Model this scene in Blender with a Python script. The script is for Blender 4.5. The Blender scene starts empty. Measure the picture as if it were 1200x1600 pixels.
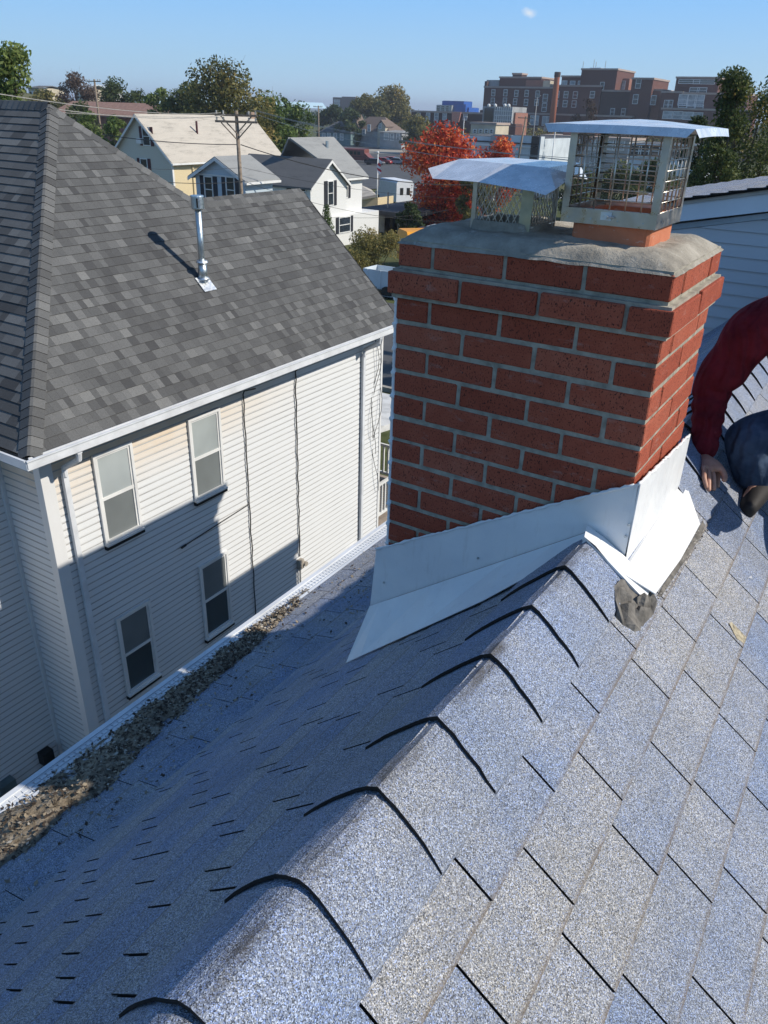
import bpy, bmesh, math, random
import numpy as np
from mathutils import Vector, Matrix, noise
random.seed(7)
RNG = np.random.default_rng(7)
rad = math.radians
V = Vector
# ------------------------------------------------------------------ camera, sky, sun, exposure
SC = bpy.context.scene
COL = SC.collection
FPX, PITCH, ROLL, YAW = 1215.0, 27.379, 1.8176, 31.618
def cam_basis():
    p, r, y = rad(PITCH), rad(ROLL), rad(YAW)
    fwd = V((-math.sin(y)*math.cos(p), math.cos(y)*math.cos(p), -math.sin(p)))
    right = V((math.cos(y), math.sin(y), 0))
    up = right.cross(fwd)
    return fwd, right*math.cos(r)+up*math.sin(r), up*math.cos(r)-right*math.sin(r)
FWD, RGT, UPV = cam_basis()
cam_data = bpy.data.cameras.new('camera')
cam = bpy.data.objects.new('camera', cam_data); COL.objects.link(cam); SC.camera = cam
cam_data.sensor_fit = 'VERTICAL'; cam_data.sensor_height = 24.0
cam_data.lens = 24.0*FPX/1600.0
cam_data.clip_start = 0.02; cam_data.clip_end = 9000
cam.matrix_world = Matrix((RGT, UPV, -FWD)).transposed().to_4x4()
SUN_AZ, SUN_EL = 67.0, 38.0           # azimuth from +Y towards +X
SDIR = V((math.cos(rad(SUN_EL))*math.sin(rad(SUN_AZ)), math.cos(rad(SUN_EL))*math.cos(rad(SUN_AZ)), math.sin(rad(SUN_EL))))
W = bpy.data.worlds.new('World'); SC.world = W; W.use_nodes = True
wn = W.node_tree.nodes; wl = W.node_tree.links
sky = wn.new('ShaderNodeTexSky'); sky.sky_type = 'NISHITA'; sky.sun_disc = False
sky.sun_elevation = rad(SUN_EL); sky.sun_rotation = rad(SUN_AZ)
sky.altitude = 0; sky.air_density = 1.0; sky.dust_density = 0.0; sky.ozone_density = 2.0
bg = wn['Background']; bg.inputs['Strength'].default_value = 0.10
# pale, slightly hazy blue towards the horizon (same all round the compass)
tc = wn.new('ShaderNodeTexCoord'); sx_ = wn.new('ShaderNodeSeparateXYZ'); wl.new(tc.outputs['Generated'], sx_.inputs[0])
def wramp(stops):
    r = wn.new('ShaderNodeValToRGB'); cr = r.color_ramp
    while len(cr.elements) < len(stops): cr.elements.new(.5)
    for e, (p, c) in zip(cr.elements, stops): e.position = p; e.color = (c[0], c[1], c[2], 1)
    wl.new(sx_.outputs['Z'], r.inputs['Fac']); return r.outputs['Color']
hz = wramp([(0, (.42, .55, .67)), (.04, (.33, .50, .66)), (.12, (.20, .42, .74)), (.30, (.17, .32, .57)), (.65, (.06, .15, .33)), (1, (.045, .11, .27))])
fz = wramp([(0, (1, 1, 1)), (.2, (.95, .95, .95)), (1, (.7, .7, .7))])
gain = wn.new('ShaderNodeMix'); gain.data_type = 'RGBA'; gain.blend_type = 'MULTIPLY'; gain.inputs[0].default_value = 1; gain.inputs[7].default_value = (9.6, 10.2, 10.4, 1); wl.new(hz, gain.inputs[6])
mx = wn.new('ShaderNodeMix'); mx.data_type = 'RGBA'; wl.new(fz, mx.inputs[0]); wl.new(sky.outputs['Color'], mx.inputs[6]); wl.new(gain.outputs[2], mx.inputs[7])
# one small wisp of cloud
cd = ray0 = (FWD + RGT*((826-600)/FPX) - UPV*((20-800)/FPX)).normalized()
vs_ = wn.new('ShaderNodeVectorMath'); vs_.operation = 'SUBTRACT'; vs_.inputs[1].default_value = cd; wl.new(tc.outputs['Generated'], vs_.inputs[0])
mp_ = wn.new('ShaderNodeMapping'); mp_.inputs['Scale'].default_value = (95, 95, 150); wl.new(vs_.outputs[0], mp_.inputs['Vector'])
ln_ = wn.new('ShaderNodeVectorMath'); ln_.operation = 'LENGTH'; wl.new(mp_.outputs[0], ln_.inputs[0])
nz_ = wn.new('ShaderNodeTexNoise'); nz_.inputs['Scale'].default_value = 90; nz_.inputs['Detail'].default_value = 6; wl.new(tc.outputs['Generated'], nz_.inputs['Vector'])
ma_ = wn.new('ShaderNodeMath'); ma_.operation = 'SUBTRACT'; ma_.use_clamp = True; wl.new(nz_.outputs['Fac'], ma_.inputs[0])
mm_ = wn.new('ShaderNodeMath'); mm_.operation = 'MULTIPLY'; mm_.inputs[1].default_value = .6; wl.new(ln_.outputs['Value'], mm_.inputs[0]); wl.new(mm_.outputs[0], ma_.inputs[1])
mc_ = wn.new('ShaderNodeMath'); mc_.operation = 'MULTIPLY'; mc_.use_clamp = True; mc_.inputs[1].default_value = 1.3; wl.new(ma_.outputs[0], mc_.inputs[0])
cm = wn.new('ShaderNodeMix'); cm.data_type = 'RGBA'; wl.new(mc_.outputs[0], cm.inputs[0]); wl.new(mx.outputs[2], cm.inputs[6]); cm.inputs[7].default_value = (6.8, 7.0, 7.2, 1)
wl.new(cm.outputs[2], bg.inputs['Color'])
sl = bpy.data.lights.new('sun', 'SUN'); sl.energy = 3.8; sl.angle = rad(0.53); sl.color = (1.0, 0.93, 0.82)
so = bpy.data.objects.new('sun', sl); COL.objects.link(so)
so.rotation_euler = SDIR.to_track_quat('Z', 'Y').to_euler(); so.location = (20, 10, 30)
SC.view_settings.view_transform = 'Standard'; SC.view_settings.look = 'None'
SC.view_settings.exposure = 0.40; SC.view_settings.gamma = 1.0
try: SC.view_settings.use_curve_mapping = False
except Exception: pass
# ------------------------------------------------------------------ measuring helpers (pixel of the 1200x1600 photo -> ray -> real point)
def ray(x, y): return FWD + RGT*((x-600)/FPX) - UPV*((y-800)/FPX)
def onax(x, y, ax, val):
    r = ray(x, y); return r*(val/r[ax])
def at(x, y, dist):
    r = ray(x, y); return r*(dist/math.hypot(r.x, r.y))
def px(P):
    d = P.dot(FWD)
    if d < 0.05: return None
    return (600+FPX*P.dot(RGT)/d, 800-FPX*P.dot(UPV)/d, d)
def gz(x, y):
    r = math.hypot(x, y)
    z = -9.4-0.012*max(0.0, min(r, 185)-10)
    return z
# ------------------------------------------------------------------ materials
def rgb(c): return (c[0], c[1], c[2], 1.0)
class NT:
    def __init__(s, name):
        s.m = bpy.data.materials.new(name); s.m.use_nodes = True
        s.t = s.m.node_tree; s.n = s.t.nodes; s.b = s.n['Principled BSDF']
    def add(s, typ, **kw):
        n = s.n.new(typ)
        for k, v in kw.items(): setattr(n, k, v)
        return n
    def link(s, a, b): s.t.links.new(a, b)
    def pos(s, scale=(1, 1, 1)):
        g = s.add('ShaderNodeNewGeometry'); mp = s.add('ShaderNodeMapping'); mp.inputs['Scale'].default_value = scale
        s.link(g.outputs['Position'], mp.inputs['Vector']); return mp.outputs['Vector']
    def noise(s, scale, vec=None, detail=3, rough=.55):
        n = s.add('ShaderNodeTexNoise'); n.inputs['Scale'].default_value = scale; n.inputs['Detail'].default_value = detail
        n.inputs['Roughness'].default_value = rough
        s.link(vec if vec is not None else s.pos(), n.inputs['Vector']); return n.outputs['Fac']
    def ramp(s, fac, stops, interp='LINEAR'):
        r = s.add('ShaderNodeValToRGB'); cr = r.color_ramp; cr.interpolation = interp
        while len(cr.elements) < len(stops): cr.elements.new(0.5)
        for e, (p, c) in zip(cr.elements, stops):
            e.position = p; e.color = rgb(c) if hasattr(c, '__len__') else (c, c, c, 1)
        s.link(fac, r.inputs['Fac']); return r.outputs['Color']
    def mix(s, fac, a, b, mode='MIX'):
        m = s.add('ShaderNodeMix', data_type='RGBA', blend_type=mode)
        for i, v in ((0, fac), (6, a), (7, b)):
            if isinstance(v, (int, float)): m.inputs[i].default_value = v if i == 0 else (v, v, v, 1)
            elif hasattr(v, '__len__') : m.inputs[i].default_value = rgb(v)
            else: s.link(v, m.inputs[i])
        return m.outputs[2]
    def math(s, op, a, b=0.0):
        m = s.add('ShaderNodeMath', operation=op)
        for i, v in enumerate((a, b)):
            if isinstance(v, (int, float)): m.inputs[i].default_value = v
            else: s.link(v, m.inputs[i])
        return m.outputs[0]
    def bump(s, h, strength, dist):
        b = s.add('ShaderNodeBump'); b.inputs['Strength'].default_value = strength; b.inputs['Distance'].default_value = dist
        s.link(h, b.inputs['Height']); s.link(b.outputs['Normal'], s.b.inputs['Normal'])
    def out(s, col, rough=.7, metal=0.0, spec=None):
        if hasattr(col, '__len__'): s.b.inputs['Base Color'].default_value = rgb(col)
        else: s.link(col, s.b.inputs['Base Color'])
        if isinstance(rough, (int, float)): s.b.inputs['Roughness'].default_value = rough
        else: s.link(rough, s.b.inputs['Roughness'])
        s.b.inputs['Metallic'].default_value = metal
        if spec is not None: s.b.inputs['Specular IOR Level'].default_value = spec
        return s.m
def mat(name, c, rough=.7, metal=0.0, var=.18, scale=3.0, bump=0.0, bscale=40, spec=.4, c2=None):
    t = NT(name)
    f = t.noise(scale, detail=5)
    c2 = c2 or tuple(max(0, x*(1-var*2)) for x in c)
    col = t.ramp(f, [(.3, c2), (.62, c)])
    if bump: t.bump(t.noise(bscale, detail=3), .6, bump)
    return t.out(col, rough, metal, spec)
def tintmat(name, stops, rough=.8, scale=30, amt=.25, bump=.0, spec=.3, objrand=True):
    """colour picked by the per-face 'tint' value (plus the object's own random), mottled"""
    t = NT(name)
    a = t.add('ShaderNodeAttribute', attribute_name='tint')
    f = a.outputs['Fac']
    if objrand:
        o = t.add('ShaderNodeObjectInfo'); f = t.math('ADD', f, t.math('MULTIPLY', t.math('SUBTRACT', o.outputs['Random'], .5), .35))
    col = t.ramp(f, stops)
    n = t.noise(scale, detail=4)
    col = t.mix(t.math('MULTIPLY', n, amt*2), col, (0, 0, 0), 'MIX') if amt else col
    if bump: t.bump(n, .5, bump)
    return t.out(col, rough, 0, spec)
M = {}
def granule_mat(name, base, patch, dark=.03, light=.75, stain=(.16, .12, .08), size=.0016, crest=False):
    t = NT(name); p = t.pos()
    vo = t.add('ShaderNodeTexVoronoi'); vo.inputs['Scale'].default_value = 1/size; t.link(p, vo.inputs['Vector'])
    sep = t.add('ShaderNodeSeparateColor'); t.link(vo.outputs['Color'], sep.inputs['Color'])
    a = t.add('ShaderNodeAttribute', attribute_name='tint'); oi = t.add('ShaderNodeObjectInfo')
    big = t.noise(4.2, p, detail=5, rough=.65)
    f = t.math('ADD', t.math('MULTIPLY', a.outputs['Fac'], .30), t.math('MULTIPLY', big, .95))
    f = t.math('ADD', f, t.math('MULTIPLY', oi.outputs['Random'], .22))
    f = t.math('SUBTRACT', f, .20)
    body = t.ramp(f, [(.28, base), (.5, tuple((x+y)/2 for x, y in zip(base, patch))), (.78, patch)])
    spk = t.ramp(sep.outputs['Red'], [(0, 0.2), (.24, .38), (.3, .80), (.62, 1.0), (.82, 1.3), (.87, 1.9), (1, 2.2)], 'LINEAR')
    col = t.mix(1.0, body, spk, 'MULTIPLY')
    # odd blue and tan granules
    g2 = t.ramp(sep.outputs['Green'], [(0, (1.25, 1.12, .85)), (.25, (1, 1, 1)), (.7, (1, 1, 1)), (1, (.72, .92, 1.45))])
    col = t.mix(.8, col, g2, 'MULTIPLY')
    # dirt collected along the butt edge of each tab (uv.y = 1 at the butt)
    uv = t.add('ShaderNodeUVMap'); suv = t.add('ShaderNodeSeparateXYZ'); t.link(uv.outputs['UV'], suv.inputs['Vector'])
    edge = t.ramp(suv.outputs['Y'], [(.93, 0), (.975, .6), (1, 1)])
    e2 = t.math('MULTIPLY', edge, t.ramp(t.noise(9, p, detail=4), [(.33, .25), (.55, 1)]))
    col = t.mix(t.math('MULTIPLY', e2, .85), col, stain)
    rn_ = t.ramp(t.noise(2.1, t.pos((.5, 1.6, .5)), detail=6, rough=.6), [(.40, 0), (.70, 1)]); col = t.mix(t.math('MULTIPLY', rn_, .28), col, (.10, .11, .12))
    # scuffed and weathered patches
    sc = t.ramp(t.noise(7.5, t.pos((1, .55, 1)), detail=6, rough=.7), [(.60, 0), (.72, 1)])
    col = t.mix(t.math('MULTIPLY', sc, .35), col, (.23, .21, .18))
    if crest:
        cr_ = t.ramp(suv.outputs['X'], [(.40, 0), (.485, 1), (.53, 1), (.60, 0)])
        cn = t.math('MULTIPLY', cr_, t.ramp(t.noise(14, t.pos((1, .5, 1)), detail=6, rough=.7), [(.42, 0), (.60, 1)]))
        col = t.mix(t.math('MULTIPLY', cn, .75), col, (.055, .047, .038))
    t.bump(vo.outputs['Distance'], .55, .0016)
    return t.out(col, .82, 0, .35)
M['granule'] = granule_mat('blue_granule', (.195, .240, .335), (.315, .312, .312))
M['granule_cap'] = granule_mat('blue_granule_cap', (.205, .250, .345), (.285, .295, .320), crest=True)
M['asphalt_edge'] = mat('asphalt_edge', (.018, .016, .015), .75, var=.3, scale=200, bump=.001, bscale=300)
M['underlay'] = mat('underlay', (.02, .02, .022), .9)
def brick_mat():
    t = NT('red_brick'); p = t.pos(); oi = t.add('ShaderNodeObjectInfo')
    f = t.math('ADD', t.math('ADD', t.math('MULTIPLY', oi.outputs['Random'], .32), .10), t.math('MULTIPLY', t.noise(22, p, detail=5), .5))
    col = t.ramp(f, [(.2, (.27, .055, .030)), (.55, (.37, .090, .050)), (.9, (.46, .15, .09))])
    pit = t.noise(330, t.pos((1, 1, .55)), detail=2)
    col = t.mix(t.ramp(pit, [(.58, 0), (.66, 1)]), col, (.045, .018, .014))
    ch = t.ramp(t.noise(16, t.pos((.8, .8, 2.2)), detail=8, rough=.75), [(.585, 0), (.72, 1)])
    col = t.mix(t.math('MULTIPLY', ch, .50), col, (.45, .30, .26))
    t.bump(t.noise(210, p, detail=4, rough=.7), .9, .0025)
    return t.out(col, .88, 0, .25)
M['brick'] = brick_mat()
M['mortar'] = mat('mortar', (.40, .37, .30), .95, var=.22, scale=30, bump=.003, bscale=160, spec=.2)
def cement_mat():
    t = NT('cement'); p = t.pos()
    col = t.ramp(t.noise(9, p, detail=8, rough=.68), [(.25, (.17, .155, .13)), (.48, (.33, .30, .25)), (.72, (.50, .46, .39))])
    c2 = t.ramp(t.noise(34, t.pos((1, .4, 1)), detail=6, rough=.7), [(.6, 0), (.7, 1)])
    col = t.mix(t.math('MULTIPLY', c2, .4), col, (.62, .60, .56))
    t.bump(t.noise(70, p, detail=7, rough=.7), .9, .006)
    return t.out(col, .93, 0, .2)
M['cement'] = cement_mat()
def clay_mat():
    t = NT('flue_clay'); p = t.pos()
    col = t.ramp(t.noise(12, p, detail=6), [(.3, (.44, .13, .06)), (.7, (.56, .20, .10))])
    c2 = t.ramp(t.noise(26, t.pos((1, 1, 2.5)), detail=6, rough=.7), [(.60, 0), (.66, 1)])
    col = t.mix(t.math('MULTIPLY', c2, .7), col, (.50, .44, .38))
    t.bump(t.noise(120, p), .5, .002); return t.out(col, .8)
M['clay'] = clay_mat()
def steel_mat(name, c, rough, scale=14):
    t = NT(name); p = t.pos()
    n = t.noise(scale, p, detail=5)
    return t.out(t.ramp(n, [(.3, tuple(x*.72 for x in c)), (.7, c)]), t.ramp(t.noise(40, p, detail=4), [(.3, rough*.7), (.7, rough*1.5)]), 1.0)
M['steel'] = steel_mat('stainless_steel', (.62, .58, .52), .33)
M['lid_steel'] = steel_mat('lid_steel', (.80, .82, .86), .24, 20); M['lid_steel'].node_tree.nodes['Principled BSDF'].inputs['Metallic'].default_value = .30
M['brass'] = steel_mat('weathered_post', (.55, .52, .38), .45)
M['galv'] = steel_mat('galvanised', (.60, .66, .68), .38, 8)
M['galv_bright'] = steel_mat('galvanised_bright', (.85, .88, .9), .42, 8)
def paint_metal():
    t = NT('white_flashing'); p = t.pos()
    col = t.ramp(t.noise(7, p, detail=6), [(.3, (.70, .71, .72)), (.7, (.80, .80, .79))])
    d = t.ramp(t.noise(30, p, detail=8, rough=.8), [(.68, 0), (.76, 1)])
    col = t.mix(t.math('MULTIPLY', d, .25), col, (.35, .31, .26))
    sr = t.ramp(t.noise(12, t.pos((3, 3, .5)), detail=6, rough=.7), [(.56, 0), (.75, 1)]); col = t.mix(t.math('MULTIPLY', sr, .22), col, (.38, .33, .27))
    t.bump(t.noise(6, p, detail=3), .55, .022)
    return t.out(col, t.ramp(t.noise(9, p, detail=4), [(.3, .30), (.7, .55)]), 0, .45)
M['flash'] = paint_metal()
M['caulk'] = mat('caulk', (.78, .78, .78), .5, var=.05)
M['white_trim'] = mat('white_trim', (.74, .74, .72), .5, var=.08, scale=2)
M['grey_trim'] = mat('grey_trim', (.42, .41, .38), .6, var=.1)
M['gutter'] = mat('gutter_white', (.70, .72, .74), .4, var=.1, scale=4)
def siding_mat(name, c, stain=None, grime=.12):
    t = NT(name); p = t.pos()
    col = t.mix(t.math('MULTIPLY', t.noise(1.3, t.pos((1, .5, 3)), detail=7, rough=.7), grime*2), c, tuple(x*.62 for x in c))
    if stain:   # old yellow runoff stain below the eave
        z0, z1, y1, sc = stain
        g = t.add('ShaderNodeSeparateXYZ'); t.link(p, g.inputs[0])
        f = t.add('ShaderNodeMapRange'); f.inputs['From Min'].default_value = z0; f.inputs['From Max'].default_value = z1
        t.link(g.outputs['Z'], f.inputs['Value'])
        f2 = t.add('ShaderNodeMapRange'); f2.inputs['From Min'].default_value = y1; f2.inputs['From Max'].default_value = y1-3.0
        t.link(g.outputs['Y'], f2.inputs['Value'])
        s_ = t.math('MULTIPLY', f.outputs[0], f2.outputs[0])
        s_ = t.math('MULTIPLY', s_, t.ramp(t.noise(2.2, t.pos((1, .6, 1.6)), detail=4), [(.25, .35), (.7, 1)]))
        col = t.mix(t.math('MINIMUM', t.math('MULTIPLY', s_, 1.25), 1.0), col, sc)
    return t.out(col, .55, 0, .3)
M['siding'] = siding_mat('white_siding', (.71, .72, .72), (-4.8, -4.0, 10.4, (.68, .55, .40)))
M['siding_blue'] = siding_mat('blue_siding', (.46, .50, .54), None, .06)
M['shade_glass'] = None
def glass_mat(name, c, rough=.06, spec=.7):
    t = NT(name); n = t.noise(.9, detail=3)
    return t.out(t.ramp(n, [(.3, tuple(x*.7 for x in c)), (.7, c)]), rough, 0, spec)
M['blind_glass'] = glass_mat('glass_over_blind', (.42, .46, .46), .12, .6)
M['screen_glass'] = glass_mat('glass_behind_screen', (.20, .22, .22), .3, .4)
M['dark_glass'] = glass_mat('dark_glass', (.03, .04, .05), .05, .8)
M['screen_dark'] = glass_mat('dark_insect_screen', (.075, .095, .10), .3, .4)
M['black'] = mat('black_plastic', (.015, .015, .015), .5)
M['rubber'] = mat('black_cable', (.03, .03, .03), .6)
M['wood_pole'] = mat('pole_wood', (.28, .22, .165), .9, var=.25, scale=6, bump=.01, bscale=30)
M['wire'] = mat('wire', (.35, .34, .32), .6)
M['dirt'] = None
def dirt_mat():
    t = NT('gutter_debris'); p = t.pos()
    col = t.ramp(t.noise(28, p, detail=8, rough=.75), [(.36, (.05, .04, .03)), (.45, (.26, .21, .15)), (.6, (.44, .37, .28)), (.8, (.62, .55, .45))])
    t.bump(t.noise(60, p, detail=8, rough=.75), 1.0, .02); return t.out(col, .95, 0, .15)
M['dirt'] = dirt_mat()
M['tar'] = mat('old_tar', (.19, .175, .155), .85, var=.35, scale=25, bump=.01, bscale=60)
# ------------------------------------------------------------------ mesh helpers
ORG = {}
class MB:
    def __init__(s): s.v = []; s.f = []; s.m = []; s.t = []; s.uv = []
    def add(s, vs, fs, mi=0, tint=0.5, uvs=None):
        b = len(s.v); s.v += [tuple(v) for v in vs]
        for i, f in enumerate(fs):
            s.f.append(tuple(b+k for k in f)); s.m.append(mi); s.t.append(tint)
            s.uv.append(uvs[i] if uvs else None)
        return s
    def pbox(s, o, a, b, c, mi=0, tint=.5):
        o, a, b, c = V(o), V(a), V(b), V(c)
        if a.cross(b).dot(c) < 0: a, b = b, a
        vs = [o, o+a, o+a+b, o+b, o+c, o+a+c, o+a+b+c, o+b+c]
        return s.add(vs, [(3, 2, 1, 0), (4, 5, 6, 7), (0, 1, 5, 4), (1, 2, 6, 5), (2, 3, 7, 6), (3, 0, 4, 7)], mi, tint)
    def box(s, x0, x1, y0, y1, z0, z1, mi=0, tint=.5):
        return s.pbox((min(x0, x1), min(y0, y1), min(z0, z1)), (abs(x1-x0), 0, 0), (0, abs(y1-y0), 0), (0, 0, abs(z1-z0)), mi, tint)
    def prism(s, poly, ext, mi=0, tint=.5, mi_side=None):
        poly = [V(p) for p in poly]; ext = V(ext); n = len(poly)
        nrm = V((0, 0, 0))
        for i in range(n): nrm += poly[i].cross(poly[(i+1) % n])
        if nrm.dot(ext) < 0: poly = poly[::-1]
        vs = poly+[p+ext for p in poly]
        s.add(vs, [tuple(range(n-1, -1, -1)), tuple(range(n, 2*n))], mi, tint)
        b = len(s.v)-2*n
        for i in range(n):
            j = (i+1) % n
            s.f.append((b+i, b+j, b+n+j, b+n+i)); s.m.append(mi if mi_side is None else mi_side); s.t.append(tint); s.uv.append(None)
        return s
    def tube(s, pts, r, n=8, mi=0, tint=.5, cap=True, r2=None):
        pts = [V(p) for p in pts]; k = len(pts); ref = None; vs = []
        for i, p in enumerate(pts):
            d = (pts[min(i+1, k-1)]-pts[max(i-1, 0)]).normalized()
            if ref is None:
                ref = d.orthogonal().normalized()
            ref = (ref-d*ref.dot(d)).normalized(); q = d.cross(ref)
            rr = r[i] if hasattr(r, '__len__') else (r if r2 is None else r+(r2-r)*i/(k-1))
            for j in range(n):
                a = 2*math.pi*j/n; vs.append(p+ref*(math.cos(a)*rr)+q*(math.sin(a)*rr))
        fs = [(i*n+j, i*n+(j+1) % n, (i+1)*n+(j+1) % n, (i+1)*n+j) for i in range(k-1) for j in range(n)]
        if cap: fs += [tuple(range(n-1, -1, -1)), tuple((k-1)*n+j for j in range(n))]
        return s.add(vs, fs, mi, tint)
    def slab(s, quad, th, mi=0, tint=.5):
        q = [V(p) for p in quad]; n = (q[1]-q[0]).cross(q[2]-q[0]).normalized()
        if n.z < 0: n = -n
        return s.prism(q, n*th, mi, tint)
    def ico(s, c, r, sub=1, jit=0., sq=(1, 1, 1), mi=0, tint=.5):
        bm = bmesh.new(); bmesh.ops.create_icosphere(bm, subdivisions=sub, radius=1)
        vs = []
        for v in bm.verts:
            k = 1+jit*(random.random()-.5)*2
            vs.append(V(c)+V((v.co.x*r*sq[0]*k, v.co.y*r*sq[1]*k, v.co.z*r*sq[2]*k)))
        fs = [tuple(v.index for v in f.verts) for f in bm.faces]; bm.free()
        return s.add(vs, fs, mi, tint)
    def mesh(s, name, off=(0, 0, 0), smooth=False):
        me = bpy.data.meshes.new(name); off = V(off)
        me.from_pydata([tuple(V(v)-off) for v in s.v], [], s.f)
        me.polygons.foreach_set('material_index', s.m)
        if any(u is not None for u in s.uv):
            ul = me.uv_layers.new(name='UVMap'); k = 0; buf = []
            for f, u in zip(s.f, s.uv):
                for j in range(len(f)): buf += list(u[j]) if u else [0.0, 0.0]
            ul.data.foreach_set('uv', buf)
        if any(t != .5 for t in s.t):
            at_ = me.attributes.new('tint', 'FLOAT', 'FACE'); at_.data.foreach_set('value', s.t)
        else:
            at_ = me.attributes.new('tint', 'FLOAT', 'FACE'); at_.data.foreach_set('value', s.t)
        if smooth: me.polygons.foreach_set('use_smooth', [True]*len(s.f))
        me.update(); return me
def mats_of(m): return [M[x] if isinstance(x, str) else x for x in (m if isinstance(m, (list, tuple)) else [m])]
def link(name, me, mats, parent=None, loc=(0, 0, 0), rot=None):
    if mats is not None and not me.materials:
        for m in mats_of(mats): me.materials.append(m)
    o = bpy.data.objects.new(name, me); COL.objects.link(o)
    if parent is not None: o.parent = parent
    o.location = loc
    if rot is not None: o.rotation_euler = rot
    return o
def part(name, mb, mats, parent, smooth=False, label=None, kind=None):
    """mesh in world coordinates, hung under parent (parents are never rotated)"""
    org = ORG.get(parent.name, V((0, 0, 0)))
    o = link(name, mb.mesh(name, org, smooth), mats, parent)
    ORG[o.name] = org
    if label: o['label'] = label
    if kind: o['kind'] = kind
    return o
def thing(name, label, cat, loc, group=None):
    o = bpy.data.objects.new(name, None); COL.objects.link(o); o.location = loc; o.empty_display_size = .2
    o['label'] = label; o['category'] = cat
    if group: o['group'] = group
    ORG[o.name] = V(loc); return o
def solo(name, mb, mats, label, cat, group=None, smooth=False, kind=None):
    a = np.array([tuple(v) for v in mb.v]); lo, hi = a.min(0), a.max(0)
    org = V(((lo[0]+hi[0])/2, (lo[1]+hi[1])/2, lo[2]))
    o = link(name, mb.mesh(name, org, smooth), mats, None, org); ORG[o.name] = org
    if label: o['label'] = label
    if cat: o['category'] = cat
    if group: o['group'] = group
    if kind: o['kind'] = kind
    return o
def struct(name, mb, mats, smooth=False, kind='structure'):
    o = link(name, mb.mesh(name, (0, 0, 0), smooth), mats); o['kind'] = kind; ORG[o.name] = V((0, 0, 0)); return o
def lerp(a, b, t): return a+(b-a)*t
# ------------------------------------------------------------------ shingles laid on a plane
def shingle_field(parent, O, U, D, tabs, th, mats, limit, lap=.02, gap=.003, name='shingle', joined='shingle_field'):
    """tabs: (u0,u1,s0,s1,tint). O origin, U along the course, D down the slope (unit)."""
    U, D = V(U).normalized(), V(D).normalized(); N = U.cross(D)
    if N.z < 0: N = -N
    flip = U.cross(D).dot(N) < 0
    org = ORG[parent.name]
    def geo(w, l, vv=False):
        # local: x along U, y down, z normal
        t0 = .0008; vs = [(0, -lap, t0), (w, -lap, t0), (w, l, th), (0, l, th), (0, -lap, -.004), (w, -lap, -.004), (w, l, -.0), (0, l, -.0)]
        return vs
    scored = []
    for t in tabs:
        c = V(O)+U*((t[0]+t[1])/2)+D*((t[2]+t[3])/2); q = px(c)
        vis = q is not None and -40 < q[0] < 1240 and -40 < q[1] < 1640
        scored.append((0 if vis else 1, (q[2] if q else 99), t))
    scored.sort(key=lambda a: (a[0], a[1]))
    F = [(0, 1, 2, 3), (3, 2, 6, 7), (0, 3, 7, 4), (2, 1, 5, 6)]
    R = Matrix((U, D, N)).transposed()      # may be mirrored -> handle by building verts in world axes
    cache = {}
    for i, (vis, dd, t) in enumerate(scored[:limit]):
        w, l = round(t[1]-t[0]-gap, 3), round(t[3]-t[2], 3); tk = round(t[4]*4)/4
        key = (w, l, tk)
        if key not in cache:
            vs = [U*x+D*y+N*z for x, y, z in geo(w, l)]
            mb = MB(); uv = {0: [(0, 0), (1, 0), (1, 1), (0, 1)]}
            fs = F if not flip else [f[::-1] for f in F]
            uvs = [[(0, 0), (1, 0), (1, 1), (0, 1)] if k == 0 else [(0, 1)]*4 for k in range(4)]
            if flip: uvs = [u[::-1] for u in uvs]
            b = 0
            for k in range(4): mb.add([vs[j] for j in fs[k]], [(0, 1, 2, 3)], 0 if k == 0 else 1, tk, [uvs[k]])
            me = mb.mesh(name)
            for m in mats_of(mats): me.materials.append(m)
            cache[key] = me
        o = link(name, cache[key], None, parent, V(O)+U*t[0]+D*t[2]-org)
    mb = MB()
    for vis, dd, t in scored[limit:]:
        p0 = V(O)+U*t[0]+D*t[2]; vs = [p0+U*x+D*y+N*z for x, y, z in geo(t[1]-t[0]-gap, t[3]-t[2])]
        fs = F if not flip else [f[::-1] for f in F]
        for k in range(4):
            u = [(0, 0), (1, 0), (1, 1), (0, 1)] if k == 0 else [(0, 1)]*4
            mb.add([vs[j] for j in fs[k]], [(0, 1, 2, 3)], 0 if k == 0 else 1, t[4], [u[::-1] if flip else u])
    if mb.v: part(joined, mb, mats, parent, kind='stuff')
def cap_profile(hw_l, hw_r, ml, mr, r, n=7):
    out = []
    for i in range(-n, n+1):
        x = i/n*(hw_l if i < 0 else hw_r)
        h = (hw_l if i < 0 else hw_r); m = (ml if i < 0 else mr)
        out.append((x, -m*h*(math.sqrt(x*x+r*r)-r)/(math.sqrt(h*h+r*r)-r)))
    return out
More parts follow.
